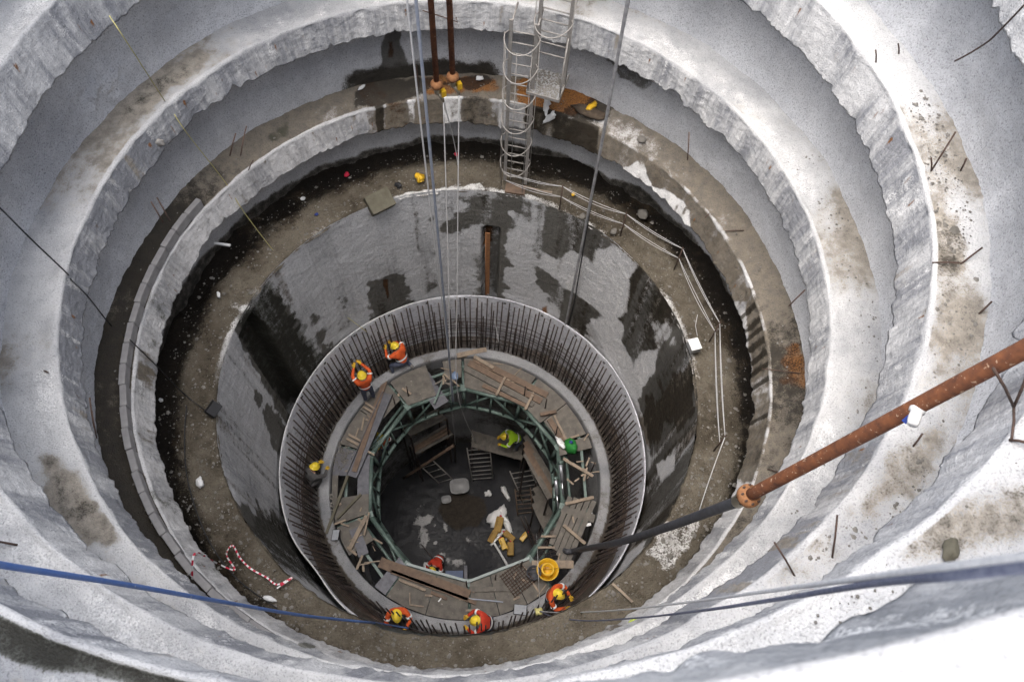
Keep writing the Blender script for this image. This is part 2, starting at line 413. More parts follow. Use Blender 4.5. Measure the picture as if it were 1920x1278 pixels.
def st_w3(A, R, H, P):
    A['wet'] += 1.1*wall_stain(R, H, [(722, 58), (750, 58), (758, 100), (764, 148), (705, 152), (716, 100)], 6.72, .08, .15, 41)
    A['rust'] += .75*wall_stain(R, H, [(727, 78), (737, 78), (738, 108), (726, 108)], 6.72, .05, .08, 42)
    foot = sstep(13.05, 13.5, H + .18*n1(1.5, 4, 43)[:, None])*wall_stain(R, H, [(650, 120), (935, 100), (940, 190), (650, 210)], 6.7, .3, .1, 44); A['wet'] += foot; A['dirt'] += foot
    A['wet'] += .7*wall_stain(R, H, [(1140, 105), (1180, 115), (1230, 150), (1215, 165), (1165, 140)], 6.78, .06, .14, 45)
def st_b3(A, R, H, zone, T, P):
    led = zone == 0; fac = (zone >= 1) & (zone <= 2)
    A['dirt'] += led*(.85 + .5*n2(R, H, 1.1, 4, 50)); A['lime'] -= led*(.45 - .3*sstep(.9, 1., T)); A['dirt'] += (zone == 2)*.3
    a = TH2
    left = sstep(2.2, 2.7, a)*sstep(4.55, 4.2, a)
    A['wet'] += led*left*(.95+.9*n2(R, H, .8, 4, 51)); A['dirt'] += led*left*.6; A['rust'] += led*left*.32*sstep(.1, .6, n2(R, H, 1.3, 4, 59))
    right = sstep(.25, -.05, a)*sstep(-.95, -.6, a)
    A['wet'] += led*right*(.62+1.2*n2(R, H, 1.2, 4, 52)); A['dirt'] += led*right*.4
    A['rust'] += led*top_stain(P, [(1455, 640), (1500, 645), (1505, 715), (1465, 725), (1475, 690)], 13.8, .2, .6, 53)*.72
    A['rust'] += led*top_stain(P, [(960, 150), (1040, 150), (1120, 165), (1110, 205), (1040, 210), (960, 212)], 13.75, .15, .3, 54)*1.1
    A['rust'] += led*(.75*top_stain(P, [(800, 146), (935, 144), (935, 166), (800, 164)], 13.7, .1, .3, 55) + .45*top_stain(P, [(660, 170), (700, 155), (760, 160), (700, 190)], 13.7, .1, .3, 551))
    A['wet'] += led*(.95*top_stain(P, [(660, 168), (700, 150), (800, 146), (930, 142), (930, 158), (800, 160), (730, 185), (670, 190)], 13.72, .07, .2, 56) + .9*top_stain(P, [(1060, 200), (1110, 180), (1150, 205), (1110, 225), (1060, 215)], 13.75, .08, .2, 57))
    A['moss'] += led*.7*top_stain(P, [(500, 250), (540, 232), (540, 255), (505, 268)], 13.8, .06, .14, 58)
    for k, (pts, w, d, ru, li) in enumerate((
            ([(705, 195), (722, 192), (722, 250), (705, 250)], 1.0, .6, 0, 0), ([(722, 192), (765, 190), (765, 250), (722, 250)], .35, .9, .3, 0),
            ([(765, 190), (775, 190), (775, 245), (765, 245)], 0, 0, 0, 1), ([(832, 188), (868, 188), (866, 240), (832, 240)], 0, 0, 0, 1.1),
            ([(780, 190), (830, 190), (830, 240), (780, 240)], 0, .7, 0, 0), ([(868, 190), (935, 190), (935, 240), (868, 240)], .35, .75, 0, 0),
            ([(985, 195), (1120, 225), (1120, 290), (985, 250)], .95, 1.0, .25, 0), ([(690, 195), (705, 195), (705, 250), (690, 250)], 0, .3, 0, 0),
            ([(1120, 235), (1240, 320), (1330, 410), (1380, 480), (1400, 560), (1360, 560), (1310, 440), (1220, 350), (1120, 290)], .12, .62, 0, 0),
            ([(1165, 320), (1200, 300), (1225, 345), (1262, 365), (1290, 385), (1305, 430), (1300, 450), (1240, 390)], 0, -1.2, 0, 1.2),
            ([(1390, 540), (1440, 540), (1445, 900), (1380, 900)], .3, .6, 0, 0))):
        s = fac*wall_stain(R, H, pts, 6.0, .05, .10, 60+k)
        streak = .75 + .8*n2(R, H, 5, 3, 80+k, .06)
        A['wet'] += 1.25*w*s*streak; A['dirt'] += 1.35*d*s*streak; A['rust'] += 1.3*ru*s*streak; A['tone'] -= .3*d*s; A['lime'] += li*s
    for y in (560, 600, 622, 648, 676, 700, 728, 790): A['wet'] += fac*1.2*np.exp(-((TH2 - wall_th(1418, y, 6.0))*6/.045)**2)*(zone == 2)
    A['moss'] += fac*left*sstep(.1, .6, n2(R, H, 1.8, 4, 95, .4))*.9
    A['rust'] += sum(drip(P, x, y, 6.0, .03, .2) for x, y in ((608, 225), (625, 235), (628, 245)))*(zone == 2)
def st_w4(A, R, H, P):
    f = sstep(15.7, 15.95, H + .30*n1(.9, 4, 96)[:, None]); A['wet'] += .6*f; A['dirt'] += f

beam('ring_beam', 9.2, 1.7, 6.90, 1.75, 6.83, 2.87, 7.3, 100, 'topmost white ring beam, blurred along the bottom edge of the picture', st_top, 1.0, MAT_TOP)
wall('shaft_wall', 7.35, 2.7, 7.40, 5.75, 110, 'pale grey sprayed concrete wall between the two topmost ring beams', foot=.1)
beam('ring_beam', 7.35, 5.68, 6.70, 5.70, 6.65, 6.57, 7.2, 200, 'white ring beam second from the top, dark greenish mud on its ledge', st_b0)
wall('shaft_wall', 7.15, 6.4, 7.25, 8.66, 210, 'pale grey sprayed concrete wall between the second and third ring beams', foot=.12)
beam('ring_beam', 7.25, 8.56, 6.46, 8.56, 6.34, 9.37, 7.0, 300, 'white ring beam third from the top, with rust spots and rebar stubs', st_b1)
def lumpy(R, H):
    c = wall_th(200, 165, 6.95), CAM_Z - cyl(200, 165, 6.95)[2]
    m_ = np.exp(-((TH2-c[0])*7/.55)**2 - ((H-c[1])/.35)**2)
    return -m_*(.10 + .16*n2(R, H, 6, 4, 333))
wall('shaft_wall', 6.95, 9.2, 7.10, 11.38, 310, 'grey sprayed concrete wall between the third and fourth ring beams', foot=.1, extra=lumpy)
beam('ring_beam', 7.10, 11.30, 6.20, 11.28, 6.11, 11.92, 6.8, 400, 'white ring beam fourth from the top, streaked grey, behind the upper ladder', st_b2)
wall('shaft_wall', 6.75, 11.8, 6.64, 13.75, 410, 'grey sprayed concrete wall with a rusty black seep, behind the caged ladder', st_w3)
beam('ring_beam', 6.64, 13.68, 6.08, 13.92, 5.93, 14.54, 6.6, 500, 'lowest ring beam, stained brown and black, carrying the row of kerb blocks', st_b3, 1.0, MAT_MUDBEAM)
wall('shaft_wall', 6.55, 14.4, 6.60, 16.25, 510, 'grey sprayed concrete wall below the lowest ring beam, black along its wavy foot', st_w4)

def ledge():
    m = 80; t = np.linspace(0, 1, m)[None, :]
    R = np.repeat(6.9 + (5.2-6.9)*t, NT, 0)
    R += (.05*n1(1.0, 4, 601)[:, None] + .03*n1(6, 2, 602)[:, None])*t**4
    H = np.full(R.shape, 16.1)
    ditch = np.exp(-((R-6.42)/.26)**2)
    H = H + .18*ditch*(1+.6*n1(.6, 3, 603)[:, None]) + .06*n2(R, H, 1.6, 4, 604) + .03*n2(R, H, 6, 3, 605) + .016*n2(R, H, 20, 2, 606)
    H -= sstep(6.15, 6.6, R)*(.16 + .30*n1(.75, 4, 616)[:, None] + .10*n2(R, H, 3, 3, 617))
    H += np.clip(t-.975, 0, 1)*3
    P = ring(R, H)
    A = {k: np.zeros(R.shape) for k in ATTRS}
    A['tone'] += .5 + .9*n2(R, H, .7, 4, 610) + .5*n2(R, H, 6, 3, 611)
    lf = 1 + .45*sstep(-.1, -.75, CX)[:, None]
    A['dirt'] += .45*sstep(-.1, .5, n2(R, H, 1.3, 4, 618)); A['wet'] += .4*sstep(.1, .5, n2(R, H, .9, 4, 619)); A['dirt'] += .8*np.exp(-((R-6.5)/(.40*lf))**2)*(1+.6*n2(R, H, .9, 3, 607))
    A['wet'] += .95*np.exp(-((R-6.48)/(.36*lf))**2)*(1+1.1*n2(R, H, 1.1, 4, 608))
    A['lime'] += sstep(5.40, 5.26, R)*(.25+1.1*n1(.7, 4, 609)[:, None])*sstep(-.6, .2, CY)[:, None]
    A['lime'] += .9*top_stain(P, [(735, 368), (800, 352), (900, 345), (905, 352), (800, 366), (740, 378)], 16.1, .05, .12, 612)
    A['lime'] += .55*top_stain(P, [(1210, 1040), (1235, 985), (1300, 955), (1320, 985), (1280, 1050), (1245, 1075)], 16.1, .08, .3, 613) + .4*top_stain(P, [(430, 565), (475, 568), (475, 580), (430, 582)], 16.1, .06, .2, 614)
    A['moss'] += .6*top_stain(P, [(430, 590), (475, 575), (490, 600), (455, 615)], 16.1, .1, .2, 615)
    return tag(put('ledge_ground', grid_mesh('ledge_ground', P, True, A), MAT_SOIL), kind='structure')
ledge()

NICHE = (wall_th(440, 610, 5.15), wall_th(486, 590, 5.15))
NICHE2 = (wall_th(904, 480, 5.1), wall_th(934, 480, 5.1))
def niches(R, H):
    a0, a1 = min(NICHE), max(NICHE); e = np.zeros(R.shape)
    e += .55*sstep(a0-.008, a0+.008, TH2)*sstep(a1+.008, a1-.008, TH2)*sstep(16.42, 16.52, H)
    a0, a1 = min(NICHE2), max(NICHE2)
    e += .25*sstep(a0-.01, a0+.01, TH2)*sstep(a1+.01, a1-.01, TH2)*sstep(17.6, 17.7, H + .1*n1(3, 2, 705)[:, None])
    return e
def st_low(A, R, H, P):
    W = lambda pts, s, soft=.08, amp=.55: wall_stain(R, H, pts, 5.12, soft*2.6, amp, s)
    stk = .88 + .9*n2(R, H, 3, 4, 720, .06)
    A['face'] += .6; A['dirt'] += .6*sstep(.0, .6, n2(R, H, 2.2, 4, 750, .06)) + .35*sstep(.2, .8, CX)[:, None]; A['wet'] += .5*sstep(.15, .6, n2(R, H, 3.5, 4, 751, .05)); A['lime'] += .4*sstep(.2, .6, n2(R, H, 2.8, 4, 752, .1))
    dark = np.zeros(R.shape)
    dark = np.maximum(dark, W([(820, 415), (850, 400), (905, 362), (1010, 380), (1130, 440), (1240, 550), (1304, 650), (1306, 780), (1290, 900), (1230, 1010), (1205, 1060), (1190, 980), (1225, 870), (1210, 800), (1195, 745), (1172, 700), (1150, 650), (1120, 610), (1090, 620), (1050, 600), (1000, 500), (980, 470), (900, 430), (840, 430)], 721))
    dark = np.maximum(dark, .9*W([(505, 528), (528, 545), (548, 590), (570, 625), (600, 650), (640, 640), (650, 670), (600, 740), (560, 780), (470, 640), (448, 600)], 722))
    dark = np.maximum(dark, 1.5*W([(700, 535), (720, 515), (745, 512), (770, 540), (778, 580), (700, 640), (690, 590)], 723))
    dark = np.maximum(dark, .9*W([(480, 745), (545, 800), (560, 1000), (600, 1090), (660, 1140), (560, 1080), (470, 1000), (430, 930), (520, 960), (530, 900)], 724))
    dark = np.maximum(dark, .8*W([(585, 590), (600, 600), (612, 650), (640, 680), (580, 690)], 725)); dark = np.maximum(dark, .7*W([(632, 560), (648, 560), (660, 640), (640, 650)], 726))
    dark = np.maximum(dark, .9*W([(896, 430), (945, 430), (950, 560), (890, 560)], 727)); dark = np.maximum(dark, .6*W([(780, 430), (800, 425), (815, 550), (795, 550)], 728))
    dark = np.maximum(dark, 1.8*W([(440, 605), (490, 585), (592, 740), (540, 810)], 729, .04, .08))  # shade of the recess painted into the niche through the wet mask
    light = np.zeros(R.shape)
    light = np.maximum(light, W([(1016, 473), (1040, 486), (1075, 475), (1100, 488), (1107, 505), (1117, 476), (1150, 466), (1170, 470), (1193, 500), (1178, 525), (1176, 590), (1140, 600), (1060, 540), (1010, 500)], 731, .04, .12))
    light = np.maximum(light, W([(1110, 600), (1150, 590), (1168, 610), (1166, 640), (1190, 690), (1205, 660), (1232, 655), (1225, 695), (1200, 745), (1180, 740), (1140, 670)], 732, .04, .12))
    light = np.maximum(light, .6*W([(1222, 610), (1250, 605), (1258, 640), (1230, 640)], 733)); light = np.maximum(light, .8*W([(1232, 870), (1264, 850), (1262, 880), (1240, 900)], 734, .03, .1))
    light = np.maximum(light, .8*W([(960, 410), (975, 420), (985, 470), (955, 460)], 735)); light = np.maximum(light, .8*W([(1165, 1050), (1210, 1010), (1200, 1030), (1165, 1070)], 736, .03, .08))
    A['wet'] += dark*np.clip(1-1.2*light, 0, 1)*stk; A['dirt'] -= .5*light
    A['moss'] += .75*W([(505, 528), (528, 545), (548, 590), (570, 625), (600, 650), (640, 690), (560, 780), (448, 600)], 741) + .6*W([(500, 950), (560, 1000), (600, 1090), (640, 1130), (560, 1080), (470, 1000)], 742) + .45*W([(1190, 520), (1230, 545), (1260, 590), (1200, 620)], 743) + .5*W([(1270, 650), (1304, 660), (1304, 760), (1280, 740)], 744)
    A['dirt'] += .8*W([(1265, 690), (1300, 700), (1290, 760), (1215, 830), (1200, 790)], 745)
    A['lime'] += .42*light; A['tone'] += .6*light + .35*sstep(.2, .7, CY)[:, None] + .2
    A['rust'] += .9*W([(908, 440), (920, 438), (922, 470), (906, 470)], 746, .04, .1) + 1.2*W([(719, 525), (726, 525), (730, 555), (724, 560)], 747, .03, .06) + .9*W([(1018, 575), (1026, 572), (1028, 590), (1016, 590)], 748, .04, .1)
wall('shaft_wall', 5.2, 16.1, 4.99, 24.0, 700, 'lower shaft wall, light grey patches over dark wet sprayed concrete', st_low, MAT_LOW, 190, 0, 0, 0, niches, .4)
# the cast lining below the working platform, and the shaft bottom
wall('lining_wall', 4.05, 23.35, 4.0, 31.7, 800, 'dark concrete lining of the deepest part, below the green trusses', lambda A, R, H, P: A['wet'].__iadd__(.5+.5*n2(R, H, .8, 3, 801)), MAT_LOW, 50, 0, 0, 0, None, .4)
# ------------------------------------------------------------------ materials of the things
M_REBAR = plain('dark_rebar', (.035, .030, .030), .7, .2, .5, 30, (.065, .045, .036))
M_RUSTBAR = plain('rusty_rebar', (.10, .06, .042), .8, .1, .5, 25, (.05, .033, .028))
M_TARP = plain('membrane', (.46, .46, .50), .55, 0, .2, 6, (.34, .34, .38), None, .2)
M_GREEN = plain('green_paint', (.13, .19, .165), .45, .1, .5, 9, (.075, .105, .092), ((.22, .22, .20), .60))
M_PLY = plain('plywood', (.165, .148, .125), .8, 0, .5, 5, (.085, .077, .067), ((.27, .25, .22), .64))
M_PLANK = plain('brown_plank', (.19, .13, .088), .8, 0, .5, 7, (.11, .075, .055), None, .3)
M_PALE = plain('pale_timber', (.33, .26, .19), .8, 0, .4, 8, (.19, .15, .115), None, .3)
M_STEEL = plain('grey_steel', (.13, .13, .145), .55, .4, .4, 8, (.07, .07, .08))
M_ZINC = plain('galvanised', (.36, .345, .32), .6, .2, .3, 25, (.25, .23, .21), ((.25, .16, .10), .66))
M_PIPE = plain('rusty_pipe', (.27, .10, .04), .8, .1, .5, 8, (.10, .038, .022), ((.55, .38, .26), .61), .6)
M_FLANGE = plain('rusty_flange', (.36, .17, .07), .8, .1, .5, 18, (.20, .085, .035))
M_RUBBER = plain('black_rubber', (.035, .036, .042), .6, 0, .4, 8, (.075, .078, .09), ((.20, .20, .21), .70))
M_HOSE = plain('grey_blue_hose', (.20, .23, .30), .6, 0, .3, 8, (.30, .32, .36))
M_BLUE = plain('blue_hose', (.06, .14, .38), .55, 0, .3, 10, (.10, .18, .40), ((.34, .38, .46), .62))
M_ROPE = plain('white_rope', (.62, .61, .60), .8, 0, .3, 40, (.42, .42, .43))
M_NAVY = plain('navy_rope', (.05, .06, .11), .8, 0, .3, 40, (.16, .17, .22))
M_CABLE = plain('black_cable', (.02, .02, .022), .6, 0, .3, 10)
M_STRING = plain('yellow_cord', (.55, .50, .20), .8, 0, .2, 20)
M_YELLOW = plain('yellow_plastic', (.72, .44, .02), .4, 0, .2, 10, (.55, .32, .02))
M_DUSTYEL = plain('dusty_yellow', (.42, .26, .05), .7, 0, .4, 9, (.25, .15, .05))
M_HELM = plain('helmet_yellow', (.86, .64, .05), .3, 0, .08, 6, None, None, 0)
M_ORANGE = plain('orange_cloth', (.72, .115, .02), .85, 0, .35, 9, (.50, .07, .015), None, .4)
M_RED = plain('red_cloth', (.62, .05, .02), .85, 0, .35, 9, None, None, .4)
M_LIME = plain('lime_vest', (.42, .70, .02), .8, 0, .25, 9, None, None, .4)
M_NAVYC = plain('navy_cloth', (.04, .05, .085), .9, 0, .4, 9, (.09, .10, .14), None, .4)
M_DARKC = plain('dark_cloth', (.05, .048, .05), .9, 0, .4, 9, (.11, .105, .10), None, .4)
M_SKIN = plain('skin', (.45, .25, .16), .6, 0, .1, 8, None, None, 0)
M_HAIR = plain('hair', (.02, .015, .012), .6, 0, .2, 30, None, None, 0)
M_GLOVE = plain('glove', (.70, .42, .03), .8, 0, .3, 20)
M_BAND = plain('reflective_band', (.85, .85, .83), .4, 0, .08, 10, None, None, 0)
M_BOOT = plain('boot', (.18, .17, .16), .8, 0, .4, 14)
M_WHITE = plain('white_plastic', (.78, .78, .77), .5, 0, .15, 8)
M_SACK = plain('green_sack', (.02, .22, .035), .7, 0, .3, 8, None, None, .4)
M_BLUEP = plain('blue_plastic', (.02, .04, .20), .4, 0, .2, 8)
M_RED2 = plain('red_plastic', (.60, .02, .06), .5, 0, .2, 8)
M_STONE = plain('stones', (.11, .10, .085), .9, 0, .6, 1.5, (.26, .245, .22), None, .3)
M_BLOCK = plain('kerb_concrete', (.22, .21, .21), .9, 0, .35, 5, (.32, .31, .30), None, .4)
M_MUDW = plain('muddy_board', (.085, .075, .05), .8, 0, .4, 6, (.13, .12, .085), None, .4)
M_PVC = plain('grey_pvc', (.30, .30, .30), .5, 0, .2, 6)
M_BRASS = plain('brass_fitting', (.55, .50, .40), .35, .8, .2, 12)

HD = 23.35                                # depth of the working platform below the camera
def pol(R, a, h): return np.array([R*math.cos(a), R*math.sin(a), Zh(h)])
def span(a, b, n, f=None):
    a, b = np.asarray(a, float), np.asarray(b, float)
    return [a + (b-a)*t + (np.array(f(t)) if f else 0) for t in np.linspace(0, 1, n)]
def sag(a, b, s, n=14): return span(a, b, n, lambda t: (0, 0, -4*s*t*(1-t)))

# ------------------------------------------------------------------ shaft bottom
def bottom():
    n, m = 300, 90; a = np.linspace(0, 2*PI, n, endpoint=False)[:, None]; r = np.linspace(0.01, 4.25, m)[None, :]
    X, Y = r*np.cos(a), r*np.sin(a); Hn = .05*fbm(X, Y, X*0, .5, 4, 31) + .015*fbm(X, Y, X*0, 5, 3, 32)
    P = np.stack([X, Y, Hn], -1)
    A = {k: np.zeros(X.shape) for k in ATTRS}
    A['tone'] += .5 + .8*fbm(X, Y, X*0, 1.2, 4, 33)
    disc = top_stain(P, [lev_ for lev_ in [(825, 955), (835, 930), (870, 925), (905, 935), (912, 960), (895, 985), (855, 990), (832, 975)]], 31.5, .1, .1, 34)
    A['wet'] += (1-disc)*(.7 + .5*fbm(X, Y, X*0, .9, 4, 35)); A['dirt'] += disc*.9 + .3
    A['lime'] += .9*(1-disc)*sstep(.05, .4, fbm(X, Y, X*0, 2.2, 5, 36))*top_stain(P, [(790, 930), (840, 950), (880, 1010), (870, 1060), (800, 1060), (780, 980)], 31.5, .3, .3, 37)
    put('floor', grid_mesh('floor', P, True, A), MAT_FLOOR)['kind'] = 'structure'
MAT_FLOOR = concrete('wet_floor', (.018, .019, .023), (.04, .041, .046), 22, .5, .02, (.045, .036, .026), (.5, .5, .5), .42)
bottom()

# ------------------------------------------------------------------ membrane, kicker ring, reinforcement
def membrane():
    n, m = 560, 40; a = np.linspace(-PI/2, 1.5*PI, n, endpoint=False)
    c, s = np.cos(a)*4.9, np.sin(a)*4.9
    t = np.linspace(0, 1, m)
    top = .05*fbm(c, s, c*0, .45, 3, 41) + .02*fbm(c, s, c*0, 2.2, 2, 42)
    prof = [(4.985, 20.98), (4.97, 20.94), (4.955, 20.92), (4.945, 20.93), (4.94, 20.97)]
    R = np.zeros((n, m+5)); H = np.zeros((n, m+5))
    for k, (r, h) in enumerate(prof): R[:, k] = r; H[:, k] = h + top
    for k in range(m):
        hh = 21.0 + (23.5-21.0)*t[k]
        R[:, 5+k] = 4.94 - .05*t[k] + .035*fbm(c, s, c*0+hh*.25, 1.1, 3, 43) + .012*fbm(c, s, c*0+hh*.4, 5, 2, 44); H[:, 5+k] = hh + top*(1-t[k])
    # the near left stretch has come away from the wall
    sagm = np.exp(-((a - (PI+.62))/.16)**2)[:, None]; R -= .13*sagm*np.exp(-((H-20.95)/.8)**2)
    P = np.stack([R*np.cos(a)[:, None], R*np.sin(a)[:, None], CAM_Z - H], -1)
    A = {k: np.zeros(R.shape) for k in ATTRS}
    A['tone'] += .55 + .8*fbm(P[..., 0], P[..., 1], P[..., 2]*.3, 1.3, 4, 45)
    low = sstep(21.95, 22.6, H + .2*fbm(c, s, c*0, .8, 3, 46)[:, None]); A['dirt'] += low*(.28 + .6*fbm(P[..., 0], P[..., 1], P[..., 2]*.2, 2.5, 4, 47)); 
    A['lime'] += (np.arange(m+5) < 5)[None, :]*(.05 + .6*sstep(.2, -.4, np.cos(a)))[:, None]
    o = put('membrane', grid_mesh('membrane', P, True, A), concrete('membrane_sheet', (.66, .665, .72), (.84, .845, .88), 9, .2, .02, (.22, .175, .135)))
    tag(o, 'pale lavender grey membrane lining the wall behind the rebar, with a white rim', 'membrane', kind='thing')
    for k in range(26):                                             # dark eyelets along the rim
        aa = 2*PI*k/26 + .05
        MB().box(pol(4.90, aa, 21.06), (.025, .07, .05), aa).build('eyelet', M_CABLE, o)
membrane()
def kicker():
    n = 700; a = np.linspace(-PI/2, 1.5*PI, n, endpoint=False); c, s = np.cos(a)*4.3, np.sin(a)*4.3
    pr = [(4.03, 23.9), (4.03, 23.4), (4.035, 23.24), (4.05, 23.22), (4.12, 23.215), (4.2, 23.22), (4.28, 23.225), (4.33, 23.25), (4.37, 23.31), (4.42, 23.40), (4.5, 23.48), (4.6, 23.5), (4.95, 23.5)]
    R = np.array([p[0] for p in pr])[None].repeat(n, 0); H = np.array([p[1] for p in pr])[None].repeat(n, 0)
    j = sstep(4.2, 4.36, R); R = R + j*(.03*fbm(c, s, c*0, 9, 2, 51)[:, None]); H = H + .015*fbm(R*np.cos(a)[:, None], R*np.sin(a)[:, None], H*0, 6, 3, 52)*(R > 4.05)
    P = np.stack([R*np.cos(a)[:, None], R*np.sin(a)[:, None], CAM_Z - H], -1)
    A = {k: np.zeros(R.shape) for k in ATTRS}; A['tone'] += .6 + .7*fbm(P[..., 0], P[..., 1], H*0, 1.5, 4, 53); A['dirt'] += (R > 4.33)*.6 + .22 + .5*fbm(P[..., 0], P[..., 1], H*0, 1.0, 4, 54)
    A['wet'] += .45*sstep(.1, .6, fbm(P[..., 0], P[..., 1], H*0, .6, 3, 55))
    o = put('concrete_ring', grid_mesh('concrete_ring', P, True, A, flip=True), concrete('fresh_concrete', (.20, .205, .215), (.36, .36, .365), 36, .9, .03))
    tag(o, 'pale grey top of the cast concrete lining, a ring around the platform', 'concrete ring', kind='thing')
kicker()
def cage():
    root = empty('rebar_cage', (0, 0, Zh(23.4)), label='dense circular cage of dark vertical rebar standing in front of the membrane', category='rebar cage')
    def barmesh(L_, r, n=5):
        mb = MB(); mb.tube([(0, 0, 0), (0, 0, L_)], r, n); return mb.mesh('vertical_bar', True)
    tall = [barmesh(L_, .021) for L_ in (2.42, 2.5, 2.58)]; short = [barmesh(L_, .019) for L_ in (1.3, 1.6, 1.95)]
    for me in tall + short: me.materials.append(M_REBAR)
    def stand(me, R, a, lean):
        o = bpy.data.objects.new('vertical_bar', me); COL.objects.link(o); o.parent = root
        o.location = (R*math.cos(a), R*math.sin(a), 0)
        o.rotation_euler = (random.gauss(0, .008) - lean*math.sin(a)*-0, random.gauss(0, .008), a)
        o.rotation_euler = (Matrix.Rotation(a, 3, 'Z') @ Matrix.Rotation(lean + random.gauss(0, .008), 3, 'Y') @ Matrix.Rotation(random.gauss(0, .010), 3, 'X')).to_euler()
    nt = 184
    def out(a): return float(sstep(-.80, -.55, np.array(math.sin(a))))    # splayed outwards except on the near side
    for k in range(nt):
        a = 2*PI*k/nt + random.gauss(0, .004)
        stand(random.choice(tall), 4.41 + random.gauss(0, .012), a, .012 + .155*out(a))
    for k in range(116):
        a = 2*PI*(k+.5)/116 + random.gauss(0, .006)
        stand(random.choice(short), 4.47 + .1*(1-out(a)) + random.gauss(0, .015), a, .02 + .155*out(a))
    for k in range(7):
        h = 1.45 - k*.2
        pts = [np.array([(4.50+.165*h+.012*math.sin(7*q+k))*math.cos(q), (4.50+.165*h+.012*math.sin(7*q+k))*math.sin(q), h+.02*math.sin(3*q+k*2)]) for q in np.linspace(0, 2*PI, 160, endpoint=False)]
        mb = MB(); mb.tube(pts, .010, 4, True); mb.build('hoop', M_RUSTBAR, root, True)
    for k, h in enumerate((.35, .52, 1.05)):
        pts = [np.array([(4.44+.16*h)*math.cos(q), (4.44+.16*h)*math.sin(q), h+.015*math.sin(4*q+k*2)]) for q in np.linspace(0, 2*PI, 160, endpoint=False)]
        mb = MB(); mb.tube(pts, .015, 4, True); mb.build('hoop', M_REBAR, root, True)
cage()

